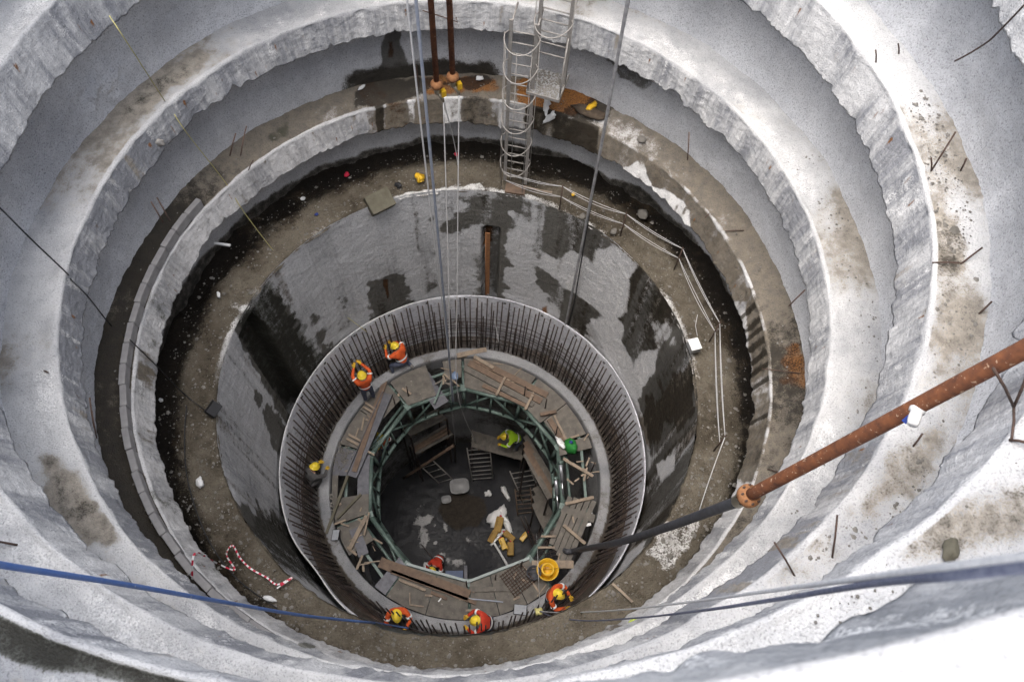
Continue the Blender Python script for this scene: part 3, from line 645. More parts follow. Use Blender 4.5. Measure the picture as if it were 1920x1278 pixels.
# ------------------------------------------------------------------ working platform on its ten-sided green truss
NODE = [math.radians(88 - 36*k) for k in range(10)]
PLAT = empty('working_platform', (0, 0, 0), label='ten-sided working platform on green steel trusses around the dark central hole', category='platform')
def platform():
    RT, RL, HL = 3.0, 2.84, 24.5
    for k in range(10):
        a, b = NODE[k], NODE[(k+1) % 10]
        A0, B0 = pol(RT, a, HD+.10), pol(RT, b, HD+.10); A1, B1 = pol(RL, a, HL), pol(RL, b, HL)
        MB().tube([A0, B0], .072, 8).build('top_chord', M_GREEN, PLAT, True)
        MB().tube([A1, (A1+B1)/2*1.02 + np.array([0, 0, (A1[2])*-.02]), B1], .066, 8).build('lower_chord', M_GREEN, PLAT, True)
        A2, B2 = pol(3.75, a, HD+.14), pol(3.75, b, HD+.14)
        MB().bar(A2, B2, .08, .12).build('outer_beam', M_GREEN, PLAT)
        MB().tube([A0, A1], .06, 8).build('post', M_GREEN, PLAT, True)
        mid0, mid1 = (A0+B0)/2, (A1+B1)/2
        MB().tube([mid0, mid1], .035, 6).build('post', M_GREEN, PLAT, True)
        MB().tube([A1, mid0], .042, 6).build('brace', M_GREEN, PLAT, True); MB().tube([B1, mid0], .042, 6).build('brace', M_GREEN, PLAT, True)
        MB().tube([A0, A2], .05, 6).build('radial_arm', M_GREEN, PLAT, True); MB().tube([A1, A2 + np.array([0, 0, -.05])], .045, 6).build('brace', M_GREEN, PLAT, True)
        MB().tube([A2, pol(3.98, a, HD+.16)], .04, 6).build('radial_arm', M_GREEN, PLAT, True)
        q0, q1 = (A0*3+B0)/4, (A1*3+B1)/4; MB().tube([q0, q1], .03, 6).build('post', M_GREEN, PLAT, True); q0, q1 = (A0+B0*3)/4, (A1+B1*3)/4; MB().tube([q0, q1], .03, 6).build('post', M_GREEN, PLAT, True)
        A3, B3 = pol(3.28, a, HD+.42), pol(3.28, b, HD+.42); MB().tube([A3, B3], .05, 6).build('outer_chord', M_GREEN, PLAT, True); MB().tube([A3, A1], .035, 6).build('brace', M_GREEN, PLAT, True); MB().tube([A3, (A0+B0)/2], .035, 6).build('brace', M_GREEN, PLAT, True)
        # plates at the node
        MB().box(pol(3.0, a, HD+.04), (.22, .18, .02), a).build('node_plate', M_GREEN, PLAT)
    # deck: one sheet after another; t runs along the side, r from the truss to the lining
    def sheet(k, t0, t1, r0, r1, mat, dz=0.0, name='deck_panel', thick=.03):
        a, b = NODE[k], NODE[k] - math.radians(36)
        def P(t, r):
            ang_ = a + (b-a)*t
            ri = 3.02*math.cos(PI/10)/math.cos((t-.5)*2*PI/10)*1.0; ri = max(ri, 2.9)
            R = ri + (4.02-ri)*r; return pol(R, ang_, HD - dz)
        n = max(2, int((t1-t0)*6)+1); top = [P(t, r1) for t in np.linspace(t0, t1, n)]; bot = [P(t0, r0), P(t1, r0)]
        V = bot + top[::-1]; V2 = [v - np.array([0, 0, thick]) for v in V]; m = len(V)
        F = [tuple(range(m)), tuple(range(2*m-1, m-1, -1))] + [(i, i+m, (i+1) % m + m, (i+1) % m) for i in range(m)]
        me = py_mesh(name, V + V2, F); put(name, me, mat, PLAT)
    for k, t0, t1, r0, r1, mat, dz in (
        (0, .02, .98, 0, .985, M_PLY, 0), (1, .02, .50, .0, .97, M_PLY, .01), (1, .51, .97, .12, .95, M_PLY, .0),
        (3, .0, .10, 0, .97, M_PLY, 0), (4, .02, .33, 0, .99, M_PLY, 0), (4, .34, .66, 0, .985, M_PLY, .01), (4, .67, .98, .0, .99, M_PLY, 0),
        (5, .02, .49, 0, .985, M_PLY, .008), (5, .50, .98, .0, .98, M_PLY, 0), (6, .0, .16, .0, .97, M_STEEL, 0), (6, .62, .98, .25, .97, M_PLY, 0),
        (7, .02, .33, 0, .97, M_PLY, 0), (7, .33, .62, .0, .30, M_STEEL, 0), (7, .33, .62, .82, .97, M_PLY, 0), (7, .62, .98, 0, .98, M_STEEL, .005),
        (8, .02, .50, .36, .985, M_PLY, 0), (8, .51, .98, .30, .985, M_PLY, .008), (9, .02, .52, .0, .98, M_PLY, 0), (9, .74, .98, .35, .97, M_PLY, 0), (2, .0, .16, .0, .97, M_PLY, 0)):
        sheet(k, t0, t1, r0, r1, mat, dz)
    # open boards on the right-hand side
    for i in range(5):
        p0, p1 = pol(3.16+.18*i, NODE[3]+.10, HD-.02), pol(3.16+.18*i, NODE[4]+.24-.02*i, HD-.02)
        MB().bar(p0, p1, .145, .04).build('deck_board', M_PLY, PLAT)
    # rim plate of the hole on the near side
    for k in (4, 5):
        MB().bar(pol(2.98, NODE[k], HD-.06), pol(2.98, NODE[k+1], HD-.06), .07, .05).build('edge_rail', plain('pale_green_edge', (.33, .38, .37), .6), PLAT)
    # standards sticking up through the deck
    for x, y in ((766, 742), (742, 762), (983, 742), (1022, 765), (1042, 815), (1110, 880), (704, 1028), (875, 1098), (977, 1062), (929, 1086)):
        p = lev(x, y, HD); MB().tube([p - np.array([0, 0, .2]), p + np.array([0, 0, .75])], .022, 6).build('guard_post', M_REBAR, PLAT, True)
platform()
def jack(x0, y0, x1, y1, label):
    a, b = lev(x0, y0, 22.9), lev(x1, y1, 23.5); r = empty('hydraulic_jack', tuple(b), label=label, category='jack', group='hydraulic jacks on the platform')
    a, b = a-b, b-b
    MB().tube([a, a*.55], .055, 12).build('cylinder', plain('silver_paint', (.42, .43, .46), .35, .6), r, True)
    MB().tube([a*.55, b], .024, 10).build('piston_rod', plain('chrome', (.6, .6, .62), .2, .9), r, True)
    MB().tube([a*1.06, a*.98], .075, 10).build('clevis', M_GREEN, r, True); MB().tube([b, a*.05], .06, 10).build('clevis', M_GREEN, r, True)
jack(1051, 868, 1057, 940, 'upper silver hydraulic jack beside the open boards')
jack(1042, 897, 1047, 962, 'lower silver hydraulic jack beside the open boards')
# ------------------------------------------------------------------ people
def head_mesh():
    V = []; F = []; n, m = 16, 12
    for j in range(m+1):
        ph = PI*j/m
        for i in range(n):
            th = 2*PI*i/n; x, y, z = math.sin(ph)*math.cos(th), math.sin(ph)*math.sin(th), math.cos(ph)
            p = np.array([x*.078, y*.098, z*.118])
            if z < -.2: p[:2] *= 1 - .28*(-z-.2)                    # jaw
            if y > .85 and -.25 < z < .15: p[1] += .018             # nose
            if y > .7 and .12 < z < .3: p[1] -= .008                # eye sockets
            V.append(p)
    for j in range(m):
        for i in range(n): F.append((j*n+i, (j+1)*n+i, (j+1)*n+(i+1) % n, j*n+(i+1) % n))
    return V, F
def person(label, head_at, up_h, face, J, cloth, name='person', legs=None, sleeves=True, bands=True, vest=None, gloves=True):
    """J: joint positions in the person's own frame (x right, y forward, z up, metres from the spot under the feet);
    head_at: world point of the head; up_h: height of the head joint above the feet; face: heading in degrees (0 = +y, counter-clockwise)"""
    legs = legs or M_NAVYC
    rz = math.radians(face)
    hx, hy, _ = J['head']
    off = np.array([math.cos(rz)*hx - math.sin(rz)*hy, math.sin(rz)*hx + math.cos(rz)*hy])
    root = empty(name, (head_at[0]-off[0], head_at[1]-off[1], head_at[2]-J['head'][2]), rz, label=label, category='person', group='workers in the shaft')
    bones = [('pelvis', 'chest', 'c'), ('chest', 'neck', 'c'), ('neck', 'head', 's')]
    for s in 'lr': bones += [('chest', 'sh'+s, 'c'), ('sh'+s, 'el'+s, 'c' if sleeves else 's'), ('el'+s, 'wr'+s, 'c' if sleeves else 's'), ('pelvis', 'hip'+s, 't'), ('hip'+s, 'kn'+s, 't'), ('kn'+s, 'an'+s, 't'), ('an'+s, 'to'+s, 'b')]
    rads = dict(pelvis=.145, chest=.165, neck=.06, head=.07, shl=.085, shr=.085, ell=.058, elr=.058, wrl=.042, wrr=.042, hipl=.105, hipr=.105, knl=.078, knr=.078, anl=.058, anr=.058, tol=.045, tor=.045)
    names = list(J); vid = {n: i for i, n in enumerate(names)}
    me = bpy.data.meshes.new('body'); me.from_pydata([tuple(J[n]) for n in names], [(vid[a], vid[b]) for a, b, _ in bones], []); me.update()
    tmp = bpy.data.objects.new('tmp', me); COL.objects.link(tmp)
    tmp.modifiers.new('skin', 'SKIN'); sk = me.skin_vertices[0].data if me.skin_vertices else None
    if sk is None:
        bpy.context.view_layer.objects.active = tmp; sk = me.skin_vertices.new().data if hasattr(me.skin_vertices, 'new') else me.skin_vertices[0].data
    for n, i in vid.items(): sk[i].radius = (rads[n], rads[n]*(.72 if n in ('chest', 'pelvis') else 1)); sk[i].use_root = n == 'pelvis'
    ss = tmp.modifiers.new('sub', 'SUBSURF'); ss.levels = 2; ss.render_levels = 2
    dg = bpy.context.evaluated_depsgraph_get(); dg.update()
    bm_ = bpy.data.meshes.new_from_object(tmp.evaluated_get(dg)); bpy.data.objects.remove(tmp)
    mats = {'c': 0, 't': 1, 's': 2, 'b': 3}
    bm_.materials.clear()
    for mt in (cloth, legs, M_SKIN, M_BOOT): bm_.materials.append(mt)
    segs = [(np.array(J[a]), np.array(J[b]), mats[k]) for a, b, k in bones]
    nv = len(bm_.polygons); ce = np.zeros(nv*3); bm_.polygons.foreach_get('center', ce); ce = ce.reshape(-1, 3)
    D = []
    for a, b, k in segs:
        e = b-a; t = np.clip(((ce-a)@e)/(e@e), 0, 1); D.append(np.linalg.norm(ce - a - t[:, None]*e, axis=1))
    mi = np.array([k for _, _, k in segs])[np.argmin(np.array(D), 0)]
    bm_.polygons.foreach_set('material_index', mi.astype(np.int32)); bm_.polygons.foreach_set('use_smooth', np.ones(nv, bool)); bm_.name = 'body'
    put('body', bm_, None, root)
    # head with face, hair and helmet, looking along the line from neck to head tilted forward
    nk, hd = np.array(J['neck']), np.array(J['head']); up = hd-nk; up = up/np.linalg.norm(up)
    fw = np.array([0, 1., 0]) - up*up[1]; fw = fw/np.linalg.norm(fw); sx = np.cross(fw, up)
    def T(V): return [hd + sx*v[0] + fw*v[1] + up*v[2] for v in V]
    V, F = head_mesh(); put('head', py_mesh('head', T(V), F, True), M_SKIN, root)
    mb = MB()
    for s in (-1, 1):
        mb.add(T([(s*.03+dx, .088, .022+dz) for dx, dz in ((-.012, -.006), (.012, -.006), (.012, .006), (-.012, .006))]), [(0, 1, 2, 3)])
    mb.add(T([(dx, .090, -.055+dz) for dx, dz in ((-.022, -.005), (.022, -.005), (.022, .005), (-.022, .005))]), [(0, 1, 2, 3)])
    mb.build('facial_features', M_HAIR, root)
    mb = MB()
    V = [v*np.array([1.05, 1.05, 1.05]) for v in head_mesh()[0]]; Fh = [f for f in head_mesh()[1] if np.mean([V[i][2] for i in f]) > -.05 and np.mean([V[i][1] for i in f]) < .045]
    mb.add(T(V), Fh); mb.build('hair', M_HAIR, root, True)
    mb = MB(); n = 20; Vh = []; Fh = []
    prof = [(.150, .030), (.146, .045), (.128, .05), (.124, .085), (.110, .12), (.075, .150), (.03, .163)]
    for r, z in prof:
        for i in range(n):
            a = 2*PI*i/n; peak = 1.0 + (.28*max(0, math.sin(a))**3 if r > .14 else 0) ; rr = r*(.90 if abs(math.cos(a)) > .0 else 1)
            ridge = .010*max(0, 1-abs(math.cos(a))*4) if r < .125 else 0
            Vh.append((r*.92*math.cos(a)*1.0, r*1.08*math.sin(a)*peak, z+ridge))
    for j in range(len(prof)-1):
        for i in range(n): Fh.append((j*n+i, j*n+(i+1) % n, (j+1)*n+(i+1) % n, (j+1)*n+i))
    Fh.append(tuple((len(prof)-1)*n+i for i in range(n)))
    mb.add(T(Vh), Fh); mb.build('helmet', M_HELM, root, True)
    for s in 'lr':
        # glove: palm, four fingers of different length with a knuckle bend, thumb from the side
        w, e = np.array(J['wr'+s]), np.array(J['el'+s]); d = w-e; d = d/np.linalg.norm(d)
        sd = np.cross(d, (0, 0, 1.)); sd = sd/(np.linalg.norm(sd)+1e-9); dn = np.cross(sd, d)
        mb = MB(); mb.frame(w, sd, d, dn, (-.042, -.02, -.018), (.042, .085, .018))
        for i, ln in enumerate((.075, .085, .08, .062)):
            b0 = w + d*.08 + sd*(-.032+.0215*i); b1 = b0 + d*ln*.55 - dn*.012; b2 = b1 + d*ln*.3 - dn*ln*.4
            mb.tube([b0, b1, b2], [.0105, .010, .0085], 6)
        sgn = -1 if s == 'l' else 1
        b0 = w + d*.025 - sd*.038*sgn*-1; mb.tube([b0, b0 + d*.035 + sd*.03*sgn, b0 + d*.065 + sd*.028*sgn - dn*.01], [.013, .012, .009], 6)
        mb.build('glove', M_GLOVE if gloves else M_SKIN, root, True)
        if bands:
            m0 = np.array(J['sh'+s])*.45 + np.array(J['el'+s])*.55; m1 = np.array(J['sh'+s])*.28 + np.array(J['el'+s])*.72
            MB().tube([m0, m1], [.088, .084], 12).build('arm_band', M_BAND, root, True)
    if bands:
        p, c = np.array(J['pelvis']), np.array(J['chest']); ax = (c-p)/np.linalg.norm(c-p); q = p*.45+c*.55
        X = np.array([1., 0, 0]) - ax*ax[0]; X = X/np.linalg.norm(X); Y = np.cross(ax, X)
        V = []; F = []
        for k, dz in enumerate((-.03, .03)):
            for i in range(20): a = 2*PI*i/20; V.append(q + ax*dz + X*.205*math.cos(a) + Y*.158*math.sin(a))
        for i in range(20): F.append((i, (i+1) % 20, 20+(i+1) % 20, 20+i))
        mb = MB(); mb.add(V, F); mb.build('waist_band', M_BAND, root, True)
    return root
def pose(**k):
    J = dict(pelvis=(0, 0, .93), chest=(0, .02, 1.30), neck=(0, .03, 1.47), head=(0, .05, 1.60),
             shl=(-.19, .02, 1.40), shr=(.19, .02, 1.40), ell=(-.27, .02, 1.12), elr=(.27, .02, 1.12), wrl=(-.27, .18, .93), wrr=(.27, .18, .93),
             hipl=(-.10, 0, .88), hipr=(.10, 0, .88), knl=(-.12, .03, .48), knr=(.12, .03, .48), anl=(-.13, 0, .09), anr=(.13, 0, .09), tol=(-.15, .17, .04), tor=(.15, .17, .04))
    J.update(k); return J
REACH = pose(ell=(-.27, .22, 1.52), elr=(.27, .22, 1.52), wrl=(-.13, .43, 1.66), wrr=(.10, .45, 1.70), chest=(0, .05, 1.29), neck=(0, .07, 1.46), head=(0, .10, 1.58))
KNEEL = pose(pelvis=(0, -.05, .52), chest=(0, .10, .86), neck=(0, .18, 1.02), head=(0, .24, 1.12), shl=(-.20, .12, .96), shr=(.20, .12, .96), ell=(-.36, .28, .84), elr=(.30, .34, .84), wrl=(-.20, .48, .95), wrr=(.08, .52, .92),
             hipl=(-.11, -.06, .48), hipr=(.11, -.06, .48), knl=(-.34, .20, .40), knr=(.16, .24, .14), anl=(-.38, .10, .08), anr=(.16, -.16, .10), tol=(-.42, .25, .04), tor=(.16, -.30, .06))
CROUCH = pose(pelvis=(0, -.12, .42), chest=(0, .08, .74), neck=(0, .20, .88), head=(0, .28, .98), shl=(-.19, .12, .84), shr=(.19, .12, .84), ell=(-.30, .34, .66), elr=(.30, .34, .66), wrl=(-.15, .52, .60), wrr=(.17, .52, .58),
              hipl=(-.11, -.12, .40), hipr=(.11, -.12, .40), knl=(-.20, .25, .50), knr=(.20, .25, .50), anl=(-.17, .02, .09), anr=(.17, .02, .09), tol=(-.20, .19, .04), tor=(.20, .19, .04))
BEND = pose(pelvis=(0, -.18, .88), chest=(0, .12, 1.12), neck=(0, .28, 1.20), head=(0, .39, 1.25), shl=(-.19, .17, 1.17), shr=(.19, .17, 1.17), ell=(-.30, .34, .95), elr=(.30, .34, .95), wrl=(-.16, .55, .86), wrr=(.16, .55, .86),
            hipl=(-.10, -.18, .83), hipr=(.10, -.18, .83), knl=(-.14, -.02, .46), knr=(.14, -.02, .46), anl=(-.14, -.08, .09), anr=(.14, -.08, .09), tol=(-.16, .09, .04), tor=(.16, .09, .04))
STANDF = pose(chest=(0, .07, 1.28), neck=(0, .13, 1.44), head=(0, .18, 1.55), shl=(-.21, .08, 1.37), shr=(.21, .08, 1.37), ell=(-.33, .28, 1.16), elr=(.33, .28, 1.16), wrl=(-.16, .50, 1.12), wrr=(.16, .52, 1.10))
def deg(p, out=True): return math.degrees(math.atan2(p[1], p[0])) - 90         # heading away from the axis
def worker(label, x, y, hfeet, J, turn, cloth, **k):
    p = lev(x, y, hfeet - J['head'][2]); return person(label, p, 0, deg(p) + turn, J, cloth, **k)
worker('worker in orange jacket reaching up with both arms to the rebar', 679, 705, 23.24, REACH, -25, M_ORANGE)
worker('worker in orange jacket and jeans kneeling at the rebar, back turned', 741, 650, 23.24, KNEEL, 18, M_ORANGE)
worker('worker in dark clothes crouching among the rebar beside the pale concrete ring', 589, 876, 23.4, CROUCH, -130, M_DARKC, legs=M_DARKC, bands=False)
worker('worker in orange jacket bending over the near rebar with both hands forward', 744, 1152, 23.24, STANDF, 28, M_ORANGE, bands=True)
worker('worker in red jacket crouching sideways in the middle of the near rebar', 893, 1163, 23.24, CROUCH, -95, M_RED)
worker('worker in orange jacket leaning over the near rebar beside the tied ropes', 1046, 1113, 23.24, STANDF, 30, M_ORANGE)
worker('worker in lime green vest on the low wooden landing', 947, 818, 28.6, BEND, 120, M_LIME)
worker('yellow-helmeted worker just below the platform, nearest the dark steel channel', 704, 838, 26.0, pose(), 20, M_DARKC, bands=False)
worker('yellow-helmeted worker just below the platform, half hidden by the truss', 713, 821, 26.0, pose(), -30, M_ORANGE)
worker('worker in red jacket standing on the wet bottom under the near edge', 812, 1066, 31.5, BEND, 20, M_RED, legs=M_DARKC)
# ------------------------------------------------------------------ loose timber and gear on the platform
def plank(x0, y0, x1, y1, w, t, mat, label, name='plank', h=None, lift=0.0, cat='plank', grp='loose timber on the platform'):
    h = HD - .03 - t/2 - lift if h is None else h
    a, b = lev(x0, y0, h), lev(x1, y1, h); o = empty  # noqa
    c = (a+b)/2; d = b-a; L_ = np.linalg.norm(d); rz = math.atan2(d[1], d[0])
    n = max(2, int(L_/.25)); V = []; F = []
    for i in range(n+1):
        x = -L_/2 + L_*i/n; wob = random.gauss(0, .003)
        for yy, zz in ((-w/2, -t/2), (w/2, -t/2), (w/2, t/2), (-w/2, t/2)): V.append((x + random.gauss(0, .004)*(i in (0, n)), yy + wob + random.gauss(0, .002), zz))
    for i in range(n):
        for k in range(4): F.append((i*4+k, i*4+(k+1) % 4, (i+1)*4+(k+1) % 4, (i+1)*4+k))
    F += [(3, 2, 1, 0), (n*4, n*4+1, n*4+2, n*4+3)]
    ob = put(name, py_mesh(name, V, F), mat); ob.location = tuple(c); ob.rotation_euler = (0, 0, rz)
    return tag(ob, label, cat, grp)
for i, (x0, y0, x1, y1, w, lb) in enumerate((
        (888, 672, 1026, 741, .20, 'outermost brown plank of the fan of planks behind the green truss'), (879, 680, 1015, 752, .20, 'second brown plank of the fan behind the green truss'),
        (872, 690, 1000, 758, .19, 'third brown plank of the fan behind the green truss'), (905, 722, 985, 760, .12, 'short reddish plank beside the truss, innermost of the fan'))):
    plank(x0, y0, x1, y1, w, .045, (M_PLANK, M_PLANK, M_PLY, M_PLANK)[i], lb, lift=.002 + .004*i)
for x0, y0, x1, y1, w, t, m, lb, lift in (
        (857, 668, 912, 656, .16, .12, M_PALE, 'short thick timber against the pale concrete ring at the far side', 0), (889, 668, 925, 690, .11, .05, M_PALE, 'pale batten touching the end of the thick timber', .06),
        (930, 741, 947, 707, .07, .06, M_PALE, 'pale batten laid across the truss, topmost of the crossing battens', .1), (984, 768, 999, 740, .08, .06, M_PALE, 'pale batten laid across the truss, middle one of the crossing battens', .1),
        (1013, 777, 1043, 771, .10, .07, M_PLANK, 'reddish batten laid across the truss, rightmost of the crossing battens', .1),
        (1030, 785, 1056, 828, .17, .05, M_PLANK, 'reddish plank leading to the green sack', 0), (1039, 778, 1062, 826, .07, .05, M_PALE, 'thin pale batten beside the reddish plank near the green sack', 0),
        (1056, 860, 1112, 893, .09, .08, M_PALE, 'pale beam edging the open bay below the green sack', .0), (1060, 944, 1113, 932, .09, .08, M_PALE, 'pale beam across the top of the open boards', .04),
        (1057, 984, 1097, 1019, .09, .07, M_PALE, 'pale beam leaning beside the open boards', .08), (997, 1058, 1075, 1058, .22, .10, M_PALE, 'thick pale timber behind the yellow pail', 0),
        (1014, 1005, 1042, 1005, .06, .05, M_PALE, 'short pale batten over the black mesh', .05), (1008, 1026, 1040, 1026, .06, .05, M_PALE, 'second short pale batten over the black mesh', .05),
        (664, 884, 724, 707, .16, .06, M_PLANK, 'long brown plank beside the dark steel channel', .03), (612, 1000, 652, 892, .08, .08, M_MUDW, 'slim brown pole over the square opening', .06), (632, 972, 677, 926, .07, .07, M_MUDW, 'slim pole crossing the brown pole', .0),
        (650, 822, 676, 836, .07, .05, M_PALE, 'reddish batten, lower of the pair by the long brown plank', 0), (654, 814, 678, 828, .07, .05, M_PALE, 'reddish batten, upper of the pair by the long brown plank', 0),
        (681, 762, 700, 774, .06, .05, M_PALE, 'short pale batten above the dark steel channel', .05), (685, 755, 705, 768, .06, .05, M_PALE, 'second short pale batten above the dark steel channel', .05), (690, 846, 702, 853, .06, .05, M_PALE, 'tiny pale batten by the yellow helmets', .08),
        (712, 1053, 880, 1116, .30, .05, M_PLANK, 'widest long brown board along the near edge of the hole', .0), (733, 1071, 893, 1130, .10, .05, M_PLANK, 'thin long brown board along the near edge, second from the hole', .0),
        (748, 1086, 798, 1106, .07, .04, M_PALE, 'short pale strip beside the long brown boards', .0), (808, 1110, 838, 1122, .08, .04, M_PLANK, 'short brown offcut beside the long brown boards', .0), (880, 1103, 960, 1104, .14, .03, M_PLY, 'grey board end at the near corner of the hole', .0),
        (656, 1028, 688, 966, .12, .08, M_PALE, 'pale weathered timber leaning in the lower left bay', .05), (683, 1003, 692, 960, .05, .05, M_PALE, 'pale thin strut in the lower left bay', .08),
        (822, 1127, 830, 1117, .03, .02, M_WHITE, 'white scrap on the near deck', .0), (875, 1121, 943, 1128, .03, .03, M_HOSE, 'thin grey rod on the near deck', .0)):
    plank(x0, y0, x1, y1, w, t, m, lb, lift=lift + .003)
def channel():
    a, b = lev(660, 893, HD-.07), lev(727, 738, HD-.07); o = empty('steel_channel', tuple((a+b)/2), label='long dark blue grey steel channel lying along the platform', category='steel channel')
    d = (b-a)/2; n = np.cross(d, (0, 0, 1)); n = n/np.linalg.norm(n)
    MB().bar(-d, d, .34, .02).build('web', M_STEEL, o)
    for s in (-1, 1): MB().bar(-d + n*s*.16 + (0, 0, .05), d + n*s*.16 + (0, 0, .05), .02, .1).build('flange', M_STEEL, o)
channel()
def scatter_mesh(name, pts, sizes, mat, parent=None, seed=0):
    """loose stones: many small lumps as one mass"""
    r = np.random.default_rng(seed)
    base = np.array([(0, 0, .8), (.9, 0, .1), (.2, .85, .15), (-.8, .45, .05), (-.6, -.7, .1), (.4, -.8, .0), (0, 0, -.4)])
    F0 = [(0, 1, 2), (0, 2, 3), (0, 3, 4), (0, 4, 5), (0, 5, 1), (6, 2, 1), (6, 3, 2), (6, 4, 3), (6, 5, 4), (6, 1, 5)]
    n = len(pts); V = np.zeros((n, 7, 3))
    for i in range(n):
        a = r.uniform(0, 2*PI); c, s = math.cos(a), math.sin(a)
        b = base*sizes[i]*r.uniform(.6, 1.3, (7, 3)); V[i] = np.stack([b[:, 0]*c - b[:, 1]*s, b[:, 0]*s + b[:, 1]*c, b[:, 2]*.8], 1) + pts[i]
    me = py_mesh(name, V.reshape(-1, 3), [tuple(k + 7*i for k in f) for i in range(n) for f in F0])
    return put(name, me, mat, parent)
def stones():
    P = []; S = []
    for k in range(3400):                                           # the muddy ledge
        a = random.uniform(0, 2*PI); R = 5.28 + 1.15*random.random()**1.3
        P.append(pol(R, a, 16.085)); S.append(min(.07, .008 + random.expovariate(1/.009)))
    for k in range(500):
        a = random.uniform(-1.35, -.3) if k % 2 else random.uniform(3.5, 4.5)
        P.append(pol(random.uniform(5.3, 6.3), a, 16.085)); S.append(min(.08, .012 + random.expovariate(1/.012)))
    for k in range(700): P.append(pol(random.uniform(6.55, 7.05), random.uniform(-1.0, .12), 8.55)); S.append(.006 + random.expovariate(1/.008))
    for k in range(220): P.append(pol(random.uniform(6.8, 7.3), random.uniform(-1.25, -.4), 5.69)); S.append(random.uniform(.006, .02))
    for k in range(180): P.append(pol(random.uniform(6.4, 7.0), random.uniform(-.9, .3), 11.29)); S.append(random.uniform(.008, .03))
    for k in range(220): P.append(pol(random.uniform(6.2, 6.6), random.uniform(0, 2*PI), 13.78)); S.append(random.uniform(.008, .035))
    tag(scatter_mesh('gravel', P, S, M_STONE, None, 3), 'loose stones and gravel strewn over the ledges', 'gravel', kind='stuff')
    P = []; S = []
    for k in range(260):                                            # gravel spilt on the deck
        c = lev(random.gauss(640, 13), random.gauss(850, 16), HD-.03)
        P.append(c); S.append(random.uniform(.012, .04))
    for k in range(90): P.append(lev(random.uniform(612, 625), random.uniform(925, 990), HD-.05)); S.append(random.uniform(.015, .04))
    tag(scatter_mesh('gravel', P, S, M_STONE, None, 4), 'grey gravel spilt on the platform beside the crouching worker', 'gravel', kind='stuff')
stones()
def pail(x, y, h, r, ht, mat, label, inner, tilt=0):
    p = lev(x, y, h); o = empty('pail', tuple(p), label=label, category='pail', group='pails on the platform')
    o.rotation_euler = (tilt, 0, 0)
    m = MB(); m.V = []; n = 24
    prof = [(r*.8, 0), (r*.98, ht*.92), (r*1.05, ht*.93), (r*1.05, ht), (r*.96, ht), (r*.76, .03)]
    V = [(R*math.cos(2*PI*k/n), R*math.sin(2*PI*k/n), z) for R, z in prof for k in range(n)]
    F = [(i*n+k, i*n+(k+1) % n, (i+1)*n+(k+1) % n, (i+1)*n+k) for i in range(5) for k in range(n)] + [tuple(range(n-1, -1, -1)), tuple(5*n+k for k in range(n))]
    m.add(V, F); m.build('bucket', mat, o, True)
    MB().tube([(r*1.06*math.cos(t), .02 + .0*t, ht*.98 - .12*math.sin(t)) for t in np.linspace(0, PI, 12)], .008, 5).build('bail', M_REBAR, o, True)
    if inner:
        MB().lathe([(r*.55, .05), (r*.62, ht*1.05), (r*.60, ht*1.1), (r*.45, ht*1.1), (r*.42, .1)], 20).build('nested_pail', M_YELLOW, o, True)
pail(1025, 1072, HD-.03, .30, .42, M_YELLOW, 'large yellow pail with another nested inside, on the platform', True)
pail(1000, 1076, HD-.03, .20, .28, M_RUBBER, 'dark grey pail next to the yellow pail', False)
def grating():
    c = lev(970, 1085, HD-.05); o = empty('steel_mesh', tuple(c), math.radians(32), label='rusty square of welded steel mesh on the near deck', category='steel mesh')
    for i in range(9):
        s = -.34 + .085*i
        MB().tube([(s, -.38, .01), (s, .38, .012)], .010, 4).build('wire', M_RUSTBAR, o); MB().tube([(-.38, s, .026), (.38, s, .03)], .010, 4).build('wire', M_RUSTBAR, o)
grating()
def flood(x, y, h, rz, tilt, label, s=1.0):
    p = lev(x, y, h); o = empty('floodlight', tuple(p), rz, label=label, category='floodlight', group='floodlights in the shaft')
    q = Matrix.Rotation(tilt, 3, 'X')
    def T(v): return tuple(q @ Vector(v)*s + Vector((0, 0, .24*s)))
    MB().add([T(v) for v in [(-.20, -.07, -.15), (.20, -.07, -.15), (.20, -.07, .15), (-.20, -.07, .15), (-.24, .06, -.19), (.24, .06, -.19), (.24, .06, .19), (-.24, .06, .19)]],
             [(0, 1, 2, 3), (0, 4, 5, 1), (1, 5, 6, 2), (2, 6, 7, 3), (3, 7, 4, 0)]).build('housing', M_CABLE, o)
    MB().add([T(v) for v in [(-.225, .05, -.175), (.225, .05, -.175), (.225, .05, .175), (-.225, .05, .175)]], [(0, 1, 2, 3)]).build('glass', plain('lamp_glass', (.45, .47, .5), .15), o)
    MB().tube([T((-.26, 0, 0)), (-.26*s, 0, .03*s), (.26*s, 0, .03*s), T((.26, 0, 0))], .014*s, 6).build('bracket', M_REBAR, o)
flood(405, 772, 16.08, math.radians(60), -.9, 'black floodlight at the end of a cable on the muddy ledge', .68)
flood(975, 1143, HD-.03, math.radians(170), 1.1, 'black floodlight with a bright lens on the near deck', .75)
flood(632, 1005, HD-.03, math.radians(80), 1.1, 'dark floodlight with a pale lens beside the slim brown pole', .65)
